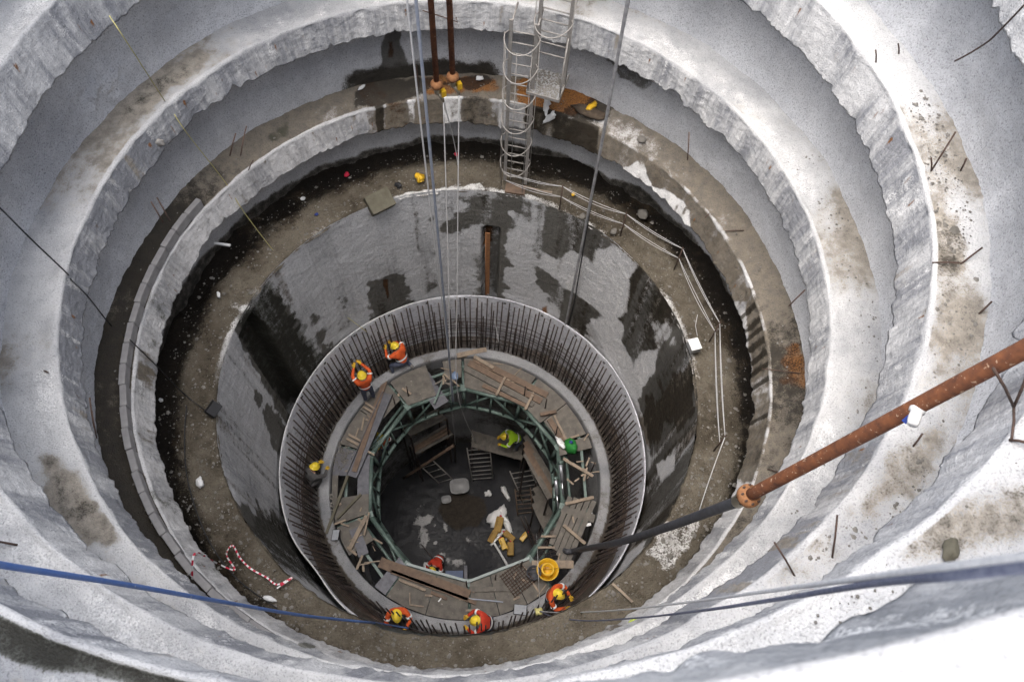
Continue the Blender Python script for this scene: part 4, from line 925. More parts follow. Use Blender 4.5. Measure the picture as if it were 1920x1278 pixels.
def lump(name, x, y, h, sx, sy, sz, mat, seed, label, cat, rz=0.0, grp=None, rough=.35, parent=None):
    """a soft or crumpled thing: a rounded mass with folds"""
    p = lev(x, y, h); n, m = 22, 12; V = []; F = []
    th = np.linspace(0, 2*PI, n, endpoint=False); ph = np.linspace(.02, PI-.02, m)
    T_, P_ = np.meshgrid(th, ph)
    X, Y, Z_ = np.sin(P_)*np.cos(T_), np.sin(P_)*np.sin(T_), np.cos(P_)
    k = 1 + rough*fbm(X+seed*3.1, Y, Z_, 1.8, 3, seed)
    V = np.stack([X*k*sx, Y*k*sy, np.maximum(Z_*k*sz, -sz*.35) + sz*.35], -1).reshape(-1, 3)
    F = [(j*n+i, (j+1)*n+i, (j+1)*n+(i+1) % n, j*n+(i+1) % n) for j in range(m-1) for i in range(n)] + [tuple(range(n)), tuple((m-1)*n+i for i in range(n-1, -1, -1))]
    o = put(name, py_mesh(name, V, F, True), mat, parent)
    if parent is None: o.location = tuple(p); o.rotation_euler = (0, 0, rz); tag(o, label, cat, grp)
    return o
lump('sack', 1070, 838, HD-.03, .20, .26, .24, M_SACK, 5, 'bright green sack on the platform', 'sack', .3)
lump('bottle_cap', 1071, 829, HD-.36, .055, .055, .05, M_BLUEP, 6, 'dark blue cap lying on the green sack', 'cap')
lump('plastic_bag', 1052, 830, HD-.05, .22, .09, .08, M_WHITE, 7, 'crumpled white plastic bag beside the green sack', 'plastic bag', 2.2, None, .9)
lump('water_bottle', 853, 706, HD-.05, .10, .16, .10, plain('pale_blue', (.22, .30, .45), .3), 8, 'pale blue water bottle among the scrap timber', 'bottle')
for i in range(9):
    x, y = 838 + random.uniform(-8, 22), 712 + random.uniform(-14, 12); a = random.uniform(0, PI)
    plank(x, y, x + 22*math.cos(a), y + 12*math.sin(a), .05, .03, random.choice((M_PALE, M_PLY, M_PLY)), ('longest', 'second', 'third', 'fourth', 'fifth', 'sixth', 'seventh', 'eighth', 'topmost')[i] + ' grey stick, counted from the bottom, of the scrap heap behind the hanging hoses', 'scrap_stick', lift=.01 + .02*i, cat='stick', grp='scrap timber heap')
plank(791, 705, 828, 760, .5, .03, M_STEEL, 'ribbed grey steel sheet in the open bay behind the truss', 'steel_sheet', h=HD+.05, cat='steel sheet')
plank(814, 757, 835, 700, .05, .05, M_GREEN, 'short green tube lying over the open bay', 'steel_tube', h=HD-.1, cat='steel tube')
plank(664, 990, 682, 1040, .3, .02, M_STEEL, 'dark steel plate tucked in the lower left bay', 'steel_plate', cat='steel plate', lift=.01)
for i, (x0, y0, x1, y1) in enumerate(((1110, 960, 1095, 968), (1110, 972, 1094, 976), (1108, 982, 1094, 984))):
    plank(x0, y0, x1, y1, .09, .03, M_WHITE, ('uppermost', 'middle', 'lowest')[i] + ' white painted slat beside the open boards', 'white_batten', h=HD+.06, cat='batten', grp='white slats')
def mesh_panel():
    a = lev(1042, 1020, HD+.10); o = empty('rebar_mat', tuple(a), .2, label='black welded rebar mat lying in the bay behind the yellow pail', category='rebar mat')
    for i in range(8):
        MB().tube([(-.55+.16*i, -.45, 0), (-.55+.16*i, .5, 0)], .011, 4).build('bar', M_REBAR, o); MB().tube([(-.6, -.42+.12*i, .02), (.6, -.42+.12*i, .02)], .011, 4).build('bar', M_REBAR, o)
mesh_panel()

# ------------------------------------------------------------------ the landings and gear deeper down
def landing(pts, h, nb, mat, label, w=None):
    """wooden landing between two edges given by four corners, boards laid lengthwise, on two joists"""
    A, B, C_, D_ = [lev(x, y, h) for x, y in pts]
    o = empty('wooden_landing', tuple((A+B+C_+D_)/4), label=label, category='landing', group='wooden landings below the platform'); c = (A+B+C_+D_)/4
    for i in range(nb):
        t = (i+.5)/nb; p, q = A + (D_-A)*t - c, B + (C_-B)*t - c; wd = np.linalg.norm(D_-A)/nb*.93
        p[2] += random.gauss(0, .006); q[2] += random.gauss(0, .006)
        MB().bar(p, q, wd, .045).build('board', mat if i % 3 else M_PLY, o)
    for t in (.15, .85):
        p, q = A + (B-A)*t - c, D_ + (C_-D_)*t - c; MB().bar(p - (0, 0, .07), q - (0, 0, .07), .09, .09).build('joist', M_PLANK, o)
    for cr in (A, B, C_, D_):
        MB().tube([cr - c - (0, 0, .05), cr - c - (0, 0, cr[2])], .035, 6).build('leg', M_REBAR, o)
landing([(768, 835), (835, 795), (850, 815), (782, 852)], 28.2, 4, M_PLANK, 'wooden landing deep below the worker kneeling at the rebar')
landing([(752, 800), (820, 765), (838, 785), (770, 818)], 26.6, 4, M_PLY, 'upper wooden landing under the far green truss')
landing([(884, 806), (990, 838), (978, 862), (884, 838)], 28.6, 5, M_PLY, 'wooden landing carrying the worker in the lime vest')
landing([(985, 812), (1052, 925), (1028, 935), (985, 855)], 26.3, 4, M_PLANK, 'wooden landing below the truss on the ladder side of the hole')
landing([(1005, 905), (1045, 985), (1030, 1010), (1002, 950)], 28.4, 3, M_PLY, 'lower wooden landing beside the dark rebar mat')
def frame_ladder(x0, y0, x1, y1, h0, h1, w, n, mat, label, name='ladder', cat='ladder'):
    a, b = lev(x0, y0, h0), lev(x1, y1, h1); o = empty(name, tuple(b), label=label, category=cat, group='ladders and frames at the bottom')
    a = a-b; d = a/np.linalg.norm(a); s = np.cross(d, (0, 1., 0)); s = s/np.linalg.norm(s)*w/2
    for q in (-1, 1): MB().tube([s*q, a + s*q], .025, 6).build('stile', mat, o, True)
    for i in range(n): c = a*(i+.5)/n; MB().tube([c-s, c+s], .018, 6).build('rung', mat, o, True)
frame_ladder(897, 838, 905, 900, 28.6, 31.4, .85, 8, M_ZINC, 'pale ladder going down from the landing of the lime vest')
frame_ladder(975, 880, 1000, 940, 29.6, 31.4, .8, 7, M_ZINC, 'scaffold frame lying near the right of the bottom', 'scaffold_ladder', 'scaffold')
frame_ladder(980, 915, 985, 965, 30.6, 31.4, .6, 6, M_PLANK, 'small wooden frame beside the scaffold frame at the bottom', 'wooden_ladder', 'ladder')
frame_ladder(800, 868, 840, 905, 30.4, 31.4, .7, 4, M_ZINC, 'bent scaffold frame beside the grey tub', 'scaffold_ladder', 'scaffold')
def pole(x0, y0, h0, x1, y1, h1, r, mat, label, name='pole', cat='pole', n=8, grp=None):
    a, b = lev(x0, y0, h0), lev(x1, y1, h1)
    return MB().tube(span(a, b, 6), r, n).build(name, mat, None, True, label=label, category=cat, group=grp)
pole(757, 896, 30.6, 850, 835, 28.0, .06, M_PLANK, 'long brown pole leaning out over the dark bottom')
pole(976, 968, 30.4, 1006, 1040, 31.4, .035, M_REBAR, 'dark steel tube leaning beside the yellow cans, left of two', 'steel_tube', 'steel tube')
pole(984, 968, 30.4, 1010, 1036, 31.4, .035, M_REBAR, 'dark steel tube leaning beside the yellow cans, right of two', 'steel_tube', 'steel tube')
pole(790, 1020, 31.4, 835, 1075, 31.4, .02, M_REBAR, 'thin dark rod lying on the wet bottom', 'steel_rod', 'rod')
pole(925, 1015, 31.35, 952, 1060, 31.35, .045, M_WHITE, 'white plastic pipe pointing at the near edge, on the wet bottom', 'plastic_pipe', 'pipe')
pole(920, 1022, 31.35, 940, 1000, 31.3, .045, M_WHITE, 'short white plastic pipe beside the yellow cans', 'plastic_pipe', 'pipe')
pole(958, 1000, 31.3, 936, 1025, 31.35, .04, M_PVC, 'short grey plastic pipe beside the yellow cans', 'plastic_pipe', 'pipe')
def tub(x, y, sx, sy, sz, label, rz):
    p = lev(x, y, 31.45); o = empty('tub', tuple(p), rz, label=label, category='tub', group='tubs on the shaft bottom')
    n = 28; prof = [(.86, 0), (1, .92), (1.08, .95), (1.08, 1), (.95, 1), (.8, .3)]
    V = []
    for r, z in prof:
        for k in range(n):
            a = 2*PI*k/n; c, s = math.cos(a), math.sin(a); e = (abs(c)**4 + abs(s)**4)**-.25
            V.append((r*e*c*sx, r*e*s*sy, z*sz))
    F = [(i*n+k, i*n+(k+1) % n, (i+1)*n+(k+1) % n, (i+1)*n+k) for i in range(5) for k in range(n)] + [tuple(range(n-1, -1, -1)), tuple(5*n+k for k in range(n))]
    MB().add(V, F).build('basin', M_PVC, o, True)
    ring_ = [tuple(np.array(V[3*n+k])*[1, 1, 1]) for k in range(n)]
    MB().tube(ring_, .02, 6, True).build('rim', M_PVC, o, True)
tub(862, 915, .34, .27, .35, 'grey plastic tub on the wet bottom', .05)
tub(837, 938, .16, .13, .2, 'small grey pail near the grey tub', .1)
def can(x, y, rz, s, mat, label, tilt=0.0):
    p = lev(x, y, 31.42); o = empty('jerrycan', tuple(p), rz, label=label, category='jerrycan', group='yellow jerrycans on the shaft bottom'); o.rotation_euler = (tilt, 0, rz)
    bm = bmesh.new(); bmesh.ops.create_cube(bm, size=1); bmesh.ops.scale(bm, vec=(.30*s, .62*s, .26*s), verts=bm.verts); bmesh.ops.bevel(bm, geom=bm.edges[:], offset=.05*s, segments=3, affect='EDGES', profile=.6)
    bmesh.ops.translate(bm, vec=(0, 0, .14*s), verts=bm.verts)
    me = bpy.data.meshes.new('body'); bm.to_mesh(me); bm.free(); put('body', me, mat, o)
    MB().tube([(0, .30*s, .16*s), (0, .38*s, .16*s)], .05*s, 10).build('cap', M_RED2, o, True)
    MB().tube([(-.08*s, -.1*s, .27*s), (-.08*s, -.05*s, .33*s), (-.08*s, .1*s, .33*s), (-.08*s, .16*s, .27*s)], .018*s, 6).build('handle', mat, o, True)
for x, y, rz, s, m, lb, tl in ((935, 985, -.3, 1.0, M_DUSTYEL, 'yellow jerrycan nearest the white sheets on the bottom', 0), (925, 1005, -.6, .8, M_DUSTYEL, 'yellow jerrycan nearest the brown mud disc', .3), (943, 1020, .3, .75, M_YELLOW, 'bright yellow jerrycan in the middle of the heap', 0),
                           (953, 1005, .8, .8, M_DUSTYEL, 'dull yellow jerrycan lying across the heap', .2), (957, 1030, -.1, .85, M_DUSTYEL, 'yellow jerrycan nearest the hole edge', 0), (983, 1006, -.8, .65, M_YELLOW, 'single yellow jerrycan apart from the heap', .1)):
    can(x, y, rz, s, m, lb, tl)
for i, (x, y, sx, sy, rz, lb) in enumerate(((932, 968, .42, .26, .6, 'largest crumpled white sheet beside the yellow jerrycans'), (950, 980, .45, .12, -1.2, 'long white plastic sheet strip beside the yellow jerrycans'), (948, 925, .32, .10, -1.2, 'white paper sack near the small wooden frame'),
                                       (915, 925, .13, .12, .2, 'small white bag in front of the grey tub'), (937, 1000, .2, .12, .9, 'small white sheet inside the yellow heap'), (798, 1062, .22, .10, 1.0, 'white bag next to the red jacketed worker at the bottom'))):
    lump('white_sheet', x, y, 31.42, sx, sy, .10, M_WHITE, 20+i, lb, 'plastic sheet', rz, 'white sheets on the shaft bottom', .9)
plank(835, 1082, 868, 1082, .5, .05, plain('blue_sheet', (.05, .09, .20), .5), 'blue sheet beside the red jacketed worker at the bottom', 'blue_sheet', h=31.2, cat='sheet', grp=None)
plank(873, 1060, 874, 1100, .12, .1, M_STEEL, 'dark steel post standing near the edge at the bottom', 'steel_post', h=30.9, cat='post', grp=None)

def scraps():
    mb = MB()
    for k in range(70):
        a = random.uniform(0, 2*PI); R = random.uniform(3.1, 3.95); p = pol(R, a, HD-.05); L_ = random.uniform(.08, .45); t = random.uniform(0, PI)
        d = np.array([math.cos(t), math.sin(t), random.uniform(-.03, .05)])*L_/2; w = random.uniform(.02, .07)
        mb.bar(p-d, p+d, w, .02)
    tag(mb.build('timber_scraps', M_PALE), 'small scraps of timber littering the platform boards', 'timber scraps', kind='stuff')
scraps()
# ------------------------------------------------------------------ caged ladder, hanging landing
def caged_ladder():
    R = 5.55; f = lev(962, 356, 16.05); a0 = ang(f); b = pol(R, a0, 16.02)
    o = empty('caged_ladder', tuple(b), a0 - PI/2, label='pale galvanised ladder with safety hoops reaching the muddy ledge', category='ladder')
    # local x along the wall, y outwards (towards the wall), z up; height to the beam above
    H_ = 4.95; w = .26
    for s in (-1, 1): MB().bar((s*w, 0, 0), (s*w, 0, H_), .075, .04, (0, 1, 0)).build('stile', M_ZINC, o)
    for i in range(17): MB().tube([(-w, 0, .2+.28*i), (w, 0, .2+.28*i)], .016, 6).build('rung', M_ZINC, o, True)
    for i in range(6):
        z = 1.0 + .74*i; pts = [(-w - .02, 0, z)] + [(-.36*math.cos(t), -.06 - .58*math.sin(t), z) for t in np.linspace(.1, PI-.1, 15)] + [(w + .02, 0, z)]
        MB().tube(pts, .013, 6).build('cage_hoop', M_ZINC, o, True)
    for t in (.12, .75, PI/2, PI-.75, PI-.12):
        MB().tube([(-.36*math.cos(t), -.06 - .58*math.sin(t), .25 if t != PI/2 else .9), (-.36*math.cos(t), -.06 - .58*math.sin(t), 4.75)], .009, 5).build('cage_strap', M_ZINC, o, True)
    for s in (-1, 1): MB().tube([(s*w, 0, H_-.15), (s*w, .35, H_-.12), (s*w, .62, H_-.12)], .022, 6).build('wall_tie', M_ZINC, o, True)
caged_ladder()
def hanging_landing():
    R = 5.78; p = cyl(1027, 160, R); a0 = ang(p); h = CAM_Z - p[2]
    o = empty('hanging_landing', (R*math.cos(a0), R*math.sin(a0), p[2]), a0 - PI/2, label='small landing strewn with gravel hanging from the upper ladder', category='landing')
    MB().box((0, 0, 0), (.72, .75, .05)).build('tray', M_PVC, o)
    for s in (-1, 1): MB().box((s*.36, 0, .05), (.02, .75, .1)).build('side_plate', M_ZINC, o)
    MB().box((0, -.375, .03), (.72, .02, .07)).build('front_plate', M_ZINC, o)
    P = [np.array([random.uniform(-.33, .33), random.uniform(-.35, .35), .035]) for _ in range(420)]
    tag(scatter_mesh('gravel', P, [random.uniform(.012, .032) for _ in P], M_STONE, o, 9), kind='stuff')
    for s in (-1, 1):
        MB().bar((s*.31, .10, .02), (s*.31, .10, 4.2), .075, .04, (0, 1, 0)).build('stile', M_ZINC, o)
        MB().tube([(s*.36, -.36, 0), (s*.33, -.2, .7), (s*.31, .08, 1.3)], .016, 6).build('hanger', M_ZINC, o, True)
    for i in range(13): MB().tube([(-.31, .10, .75+.28*i), (.31, .10, .75+.28*i)], .016, 6).build('rung', M_ZINC, o, True)
    for z in (1.75,):
        MB().tube([(-.32, .1, z)] + [(-.38*math.cos(t), .05 - .58*math.sin(t), z) for t in np.linspace(.1, PI-.1, 15)] + [(.32, .1, z)], .013, 6).build('cage_hoop', M_ZINC, o, True)
    for t in (.12, PI-.12): MB().tube([(-.38*math.cos(t), .05 - .58*math.sin(t), .02), (-.38*math.cos(t), .05 - .58*math.sin(t), 2.4)], .010, 5).build('cage_strap', M_ZINC, o, True)
    for z in (1.9, 2.7): MB().tube([(.31, .1, z), (.31, .75, z)], .02, 6).build('wall_tie', M_ZINC, o, True)
hanging_landing()

# ------------------------------------------------------------------ rusty pipes hanging down the far wall
def drop_pipe(x, y, R, label, side):
    p = cyl(x, y, R); o = empty('drop_pipe', tuple(p), label=label, category='pipe', group='rusty drop pipes')
    MB().tube([(0, 0, .1), (0, 0, 9.5)], .062, 14).build('pipe', M_PIPE, o, True)
    MB().lathe([(.06, -.02), (.125, 0), (.13, .05), (.13, .10), (.09, .14), (.062, .17)], 16).build('flange', M_FLANGE, o, True)
    MB().lathe([(.035, -.22), (.06, -.20), (.07, -.1), (.06, 0)], 12).build('reducer', M_BRASS, o, True)
    MB().tube([(.01*side, 0, -.2), (.09*side, .0, -.34), (.12*side, 0, -.46)], [.04, .045, .03], 10).build('hose_clamp', M_BRASS, o, True)
    if side > 0: MB().box((.13, 0, -.2), (.10, .1, .16), .4).build('tag_plate', M_YELLOW, o)
    return p
P1 = drop_pipe(819, 162, 5.5, 'rusty drop pipe with flanged end, the lower reaching of two', 1)
P2 = drop_pipe(849, 148, 5.5, 'rusty drop pipe with flanged end beside a yellow tag, the higher ending of two', 1)

# ------------------------------------------------------------------ hoses, ropes and cables
def line(name, pts, r, mat, label, cat, n=6, grp=None):
    """a rope or hose through the given points, smoothed"""
    P = [np.asarray(p, float) for p in pts]; out = []
    for i in range(len(P)-1):
        p0, p1, p2, p3 = P[max(i-1, 0)], P[i], P[i+1], P[min(i+2, len(P)-1)]
        for t in np.linspace(0, 1, 8, endpoint=False):
            out.append(.5*((2*p1) + (-p0+p2)*t + (2*p0-5*p1+4*p2-p3)*t*t + (-p0+3*p1-3*p2+p3)*t**3))
    out.append(P[-1])
    return MB().tube(out, r, n).build(name, mat, None, True, label=label, category=cat, group=grp)
up = np.array([0, 0, 1.])
b = lev(849, 748, HD); line('hanging_hose', [b - up*.5, b + up*5, b + up*12 + (-.02, 0, 0), b + up*19 + (-.05, .1, 0)], .027, M_HOSE, 'grey blue hose hanging straight down into the hole', 'hose', 8, 'hoses hanging into the shaft')
b2 = lev(851, 752, HD+.6); line('hanging_rope', [b2, b2 + up*5 + (-.06, 0, 0), b2 + up*12 + (-.16, 0, 0), b2 + up*19.5 + (-.22, .1, 0)], .018, M_ROPE, 'white rope hanging beside the grey blue hose', 'rope', 6, 'hoses hanging into the shaft')
q = P1 + np.array([.12, 0, -.46]); c = lev(845, 735, HD)
line('hanging_cable', [q, q + (c-q)*.5 + (.02, 0, -.05), c, c - up*5], .014, M_ROPE, 'thin pale cable from the lower drop pipe straight to the hole', 'cable', 5, 'cables hanging from the drop pipes')
q2 = q + np.array([0, 0, .03]); c2 = lev(918, 560, 21.2)
line('hanging_cable', [q2, lev(856, 290, 15.8), lev(868, 410, 17.5), lev(880, 460, 19.2), c2, lev(935, 640, 22.6)], .012, M_ROPE, 'thin pale cable from the lower drop pipe slanting towards the rebar', 'cable', 5, 'cables hanging from the drop pipes')
q3 = P2 + np.array([.12, 0, -.46]); c3 = lev(858, 735, HD)
line('hanging_cable', [q3, q3 + (c3-q3)*.5 + (-.02, 0, 0), c3, lev(893, 830, 28.5)], .014, M_ROPE, 'thin pale cable from the higher drop pipe to the hole', 'cable', 5, 'cables hanging from the drop pipes')
e = cyl(1060, 612, 4.97); line('hanging_hose', [e - up*.6, e + up*2, e + up*4.2 + (.0, -.02, 0), e + up*9 + (-.03, -.05, 0), e + up*14 + (-.10, -.06, 0)], .034, plain('silver_hose', (.42, .42, .42), .45, .2, .3, 6, (.2, .2, .21)), 'silver grey hose hanging down to the membrane rim', 'hose', 8, 'hoses hanging into the shaft')
e2 = e + np.array([.07, 0, 0]); line('hanging_cable', [e2 - up*.6, e2 + up*1.5 + (.04, 0, 0), e2 + up*2.9 + (.02, 0, 0), e2 + up*8 + (-.07, 0, 0), e2 + up*13 + (-.10, 0, 0)], .018, M_CABLE, 'black cable twisted along the silver grey hose', 'cable', 5)
# the pumping line: rusty pipe over the ring beams, black hose down to the platform
a, b = rad(1404, 929, 11.0), rad(1920, 655, 7.75); far = a + (b-a)*1.45
def pump_line():
    o = empty('pump_pipe', tuple(a), label='thick rusty pipe slanting over the ring beams with a flanged end', category='pipe'); d = (b-a)/np.linalg.norm(b-a); L_ = np.linalg.norm(far-a)
    MB().tube(span((0, 0, 0), far-a, 24), .080, 18).build('pipe', M_PIPE, o, True)
    fl = MB().lathe([(.088, -.06), (.15, -.05), (.155, -.02), (.155, .03), (.13, .05), (.09, .07)], 20, (0, 0, 0), d).build('flange', M_FLANGE, o, True)
    X = np.cross(d, (0, 0, 1.)); X = X/np.linalg.norm(X); Y = np.cross(d, X)
    for k in range(8):
        t = 2*PI*k/8; q_ = X*.125*math.cos(t) + Y*.125*math.sin(t); MB().tube([q_ - d*.09, q_ + d*.08], .016, 6).build('bolt', M_RUSTBAR, fl, True)
    MB().lathe([(.07, -.34), (.09, -.30), (.085, -.22), (.10, -.20), (.09, -.12), (.105, -.10), (.09, -.05)], 16, (0, 0, 0), d).build('hose_clamp', M_BRASS, o, True)
    v = a + (b-a)*.72 - a; vd = rad(1770, 780, 8.35) - rad(1782, 742, 8.45); vd = vd/np.linalg.norm(vd)
    vv = MB().lathe([(.075, .04), (.075, .07), (.055, .08), (.06, .13), (.058, .17), (.05, .21), (.045, .22)], 16, v, vd).build('valve', M_WHITE, o, True)
    lv = v + vd*.12 + (a-b)/np.linalg.norm(a-b)*.16; MB().bar(v + vd*.06, lv, .05, .015).build('lever', plain('blue_lever', (.05, .10, .45), .5), vv)
pump_line()
h0 = a - (b-a)/np.linalg.norm(b-a)*.3
line('pump_hose', [h0, rad(1340, 955, 12.0), rad(1250, 988, 14.2), rad(1160, 1016, 17.6), lev(1085, 1030, 22.6), lev(1062, 1033, 23.2), lev(1045, 1020, 24.2)], .075, M_RUBBER, 'thick black rubber hose from the rusty pipe down to the platform', 'hose', 12)
line('blue_hose', [rad(-140, 1030, 5.0), rad(0, 1058, 5.7), rad(120, 1077, 6.5), rad(240, 1096, 7.5), rad(420, 1128, 9.8), rad(560, 1152, 12.4), rad(640, 1161, 14.3), rad(690, 1166, 15.5), lev(730, 1171, 19.5), lev(765, 1177, 20.9)], .022, M_BLUE, 'bright blue hose slanting in from the lower left', 'hose', 10)
kn = lev(1012, 1145, 20.0)
line('tie_rope', [kn, rad(1060, 1148, 18.0), rad(1160, 1143, 13.0), rad(1300, 1127, 8.0), rad(1450, 1106, 4.8), rad(1620, 1083, 3.0), rad(1780, 1063, 2.05), rad(1920, 1047, 1.65), rad(2080, 1028, 1.4)], .011, M_ROPE, 'white rope tied to the near rebar, running to the right edge', 'rope', 8, 'ropes tied to the near rebar')
line('tie_rope', [kn, rad(1040, 1156, 17.5), rad(1100, 1163, 15.2), rad(1190, 1158, 12.0), rad(1300, 1146, 8.0), rad(1450, 1124, 4.8), rad(1620, 1096, 3.0), rad(1780, 1079, 2.05), rad(1920, 1062, 1.65), rad(2080, 1044, 1.4)], .012, M_NAVY, 'navy rope tied to the near rebar, below the white rope', 'rope', 8, 'ropes tied to the near rebar')
lump('rope_knot', 1010, 1146, 20.05, .09, .09, .08, M_STRING, 61, 'straw coloured rope knot on the near rebar', 'knot', 0, None, .8)
line('hand_line', [kn + (0, 0, .05), lev(1010, 1090, 22.4), lev(1008, 1040, 22.8), lev(1006, 1000, 26)], .008, M_ROPE, 'thin white line rising from the knot past the yellow pail', 'line', 4)
# yellow cord and black cable draped over the beams
line('yellow_cord', [rad(205, 30, 11.5), rad(250, 98, 12.1), lev(308, 188, 11.22), lev(318, 200, 11.4), cyl(350, 249, 6.02), lev(424, 344, 13.85), cyl(455, 394, 5.86), lev(508, 464, 15.98), lev(540, 498, 17.2), lev(620, 570, 19.5), lev(688, 622, 21.0)], .0085, M_STRING, 'thin yellow cord draped down over the ring beams', 'cord', 4)
line('black_cable', [rad(-40, 355, 12.0), rad(0, 390, 12.2), rad(60, 450, 12.6), lev(125, 512, 11.22), lev(134, 525, 11.4), cyl(165, 556, 6.0), lev(210, 612, 13.75), lev(240, 634, 13.70), cyl(252, 645, 6.0), cyl(296, 688, 5.85), lev(345, 738, 16.0), lev(395, 776, 15.98)], .012, M_CABLE, 'black cable draped over the beams to the floodlight', 'cable', 5)
line('black_cable', [lev(350, 760, 16.0), lev(346, 820, 16.0), lev(352, 900, 16.0), lev(385, 1000, 15.98), lev(440, 1080, 16.0), lev(520, 1140, 16.0)], .012, M_CABLE, 'black cable lying along the muddy ledge', 'cable', 5)

# ------------------------------------------------------------------ rope barrier round the muddy ledge
def barrier():
    foot = [(1049, 392), (1163, 442), (1264, 505), (1330, 640), (1338, 845)]; tops = []
    o = empty('rope_barrier', tuple(lev(1163, 442, 16.1)), label='sagging white rope barrier on rusty posts along the muddy ledge', category='barrier'); c = np.array(o.location)
    start = [lev(948, 338, 15.4), lev(945, 322, 15.5)]
    T0, T1 = [start[0]], [start[1]]
    for x, y in foot:
        p = lev(x, y, 16.1); MB().tube([p - c - (0, 0, .1), p - c + (0, 0, .95)], .017, 6).build('post', M_RUSTBAR, o, True); T1.append(p + (0, 0, .9)); T0.append(p + (0, 0, .5))
    for T_, s, k in ((T1, .05, 'rope'), (T1, .13, 'rope'), (T0, .04, 'rope'), (T0, .14, 'rope')):
        for i in range(len(T_)-1):
            MB().tube([v - c for v in sag(T_[i], T_[i+1], s*random.uniform(.7, 1.3), 10)], .0075, 4).build(k, M_ROPE, o, True)
    end = lev(1310, 960, 15.9)
    MB().tube([v - c for v in sag(T1[-1], end, .1, 8)], .010, 4).build('rope', M_ROPE, o, True)
barrier()
plank(967, 348, 1035, 362, .05, .05, M_PALE, 'pale batten on the ledge at the foot of the caged ladder', h=16.02, grp=None)
plank(948, 352, 985, 358, .28, .06, M_PLANK, 'reddish board under the foot of the caged ladder', h=16.05, grp=None)
plank(1148, 1093, 1185, 1128, .05, .05, M_PALE, 'weathered stick on the gravel ledge at the near right', 'stick', h=16.02, cat='stick', grp=None)
plank(402, 456, 432, 460, .05, .04, M_WHITE, 'white stick jutting out below the lowest ring beam', 'stick', h=15.2, cat='stick', grp=None)

# ------------------------------------------------------------------ kerb blocks on the lowest ring beam
def kerb():
    o = empty('kerb_row', (0, 0, Zh(13.9)), label='row of grey kerb blocks along the edge of the lowest ring beam', category='kerb')
    a0, a1 = math.radians(146), math.radians(254); n = 27
    for k in range(n):
        a = a0 + (a1-a0)*(k+.5)/n; w = 6.1*(a1-a0)/n*.993
        bm = bmesh.new(); bmesh.ops.create_cube(bm, size=1); bmesh.ops.scale(bm, vec=(.12, w, .24), verts=bm.verts); bmesh.ops.bevel(bm, geom=bm.edges[:], offset=.012, segments=1, affect='EDGES')
        me = bpy.data.meshes.new('kerb_block'); bm.to_mesh(me); bm.free()
        b_ = put('kerb_block', me, M_BLOCK, o); R = 6.17 + random.gauss(0, .006)
        b_.location = (R*math.cos(a), R*math.sin(a), .14 + random.gauss(0, .006)); b_.rotation_euler = (random.gauss(0, .006), random.gauss(0, .01), a + random.gauss(0, .008))
kerb()

# ------------------------------------------------------------------ odds and ends on the ledges
def box_thing():
    p = lev(712, 378, 16.05); o = empty('formwork_box', tuple(p), math.radians(28), label='muddy plywood box tilted over the edge of the muddy ledge', category='box'); o.rotation_euler = (math.radians(28), 0, math.radians(28))
    MB().box((0, 0, .12), (.62, .46, .03)).build('lid', M_MUDW, o)
    for s in (-1, 1): MB().box((s*.30, 0, -.02), (.03, .46, .26)).build('side', M_MUDW, o)
    for s in (-1, 1): MB().box((0, s*.22, -.02), (.57, .03, .26)).build('end', M_MUDW, o)
box_thing()
def white_box():
    p = lev(1299, 652, 15.95); o = empty('switch_box', tuple(p), math.radians(10), label='dusty white box hung on the rope barrier', category='box')
    MB().box((0, 0, .09), (.22, .26, .18)).build('case', M_PVC, o); MB().box((0, 0, .19), (.24, .28, .02)).build('lid', M_WHITE, o)
    MB().tube([(.1, .15, .26), (.05, .3, .5), (.15, .5, .6)], .008, 4).build('wire', M_ROPE, o)
white_box()
def tape():
    pts = [lev(360, 1085, 13.7), lev(366, 1036, 13.3), lev(400, 1052, 15.3), lev(440, 1068, 15.9), lev(425, 1040, 15.7), lev(436, 1022, 15.6), lev(450, 1045, 15.8), lev(470, 1065, 15.9), lev(500, 1082, 15.95), lev(520, 1095, 15.98), lev(548, 1082, 15.97), lev(515, 1105, 15.98)]
    o = empty('barrier_tape', tuple(pts[3]), label='tangled red and white barrier tape over the kerb and ledge', category='tape'); c = pts[3]
    P = []
    for i in range(len(pts)-1):
        p0, p1, p2, p3 = pts[max(i-1, 0)], pts[i], pts[i+1], pts[min(i+2, len(pts)-1)]
        for t in np.linspace(0, 1, 6, endpoint=False): P.append(.5*((2*p1) + (-p0+p2)*t + (2*p0-5*p1+4*p2-p3)*t*t + (-p0+3*p1-3*p2+p3)*t**3) - c)
    w = .032
    for k, mat in ((0, M_WHITE), (1, M_RED2)):
        mb = MB()
        for i in range(len(P)-1):
            if i % 2 != k: continue
            d = P[i+1]-P[i]; tw = .9*math.sin(i*.45); s = np.cross(d, (math.sin(tw)*.6, .2, 1.)); s = s/np.linalg.norm(s)*w/2; s2 = s
            q0, q1 = P[i] + d*-.02, P[i+1] + d*.02
            mb.add([q0-s, q0+s, q1+s2, q1-s2, q0-s+(0, 0, .004), q0+s+(0, 0, .004), q1+s2+(0, 0, .004), q1-s2+(0, 0, .004)], [(0, 1, 2, 3), (7, 6, 5, 4), (0, 4, 5, 1), (1, 5, 6, 2), (2, 6, 7, 3), (3, 7, 4, 0)])
        tag(mb.build('white_stripe' if k == 0 else 'red_stripe', mat, o), kind='stuff')
tape()
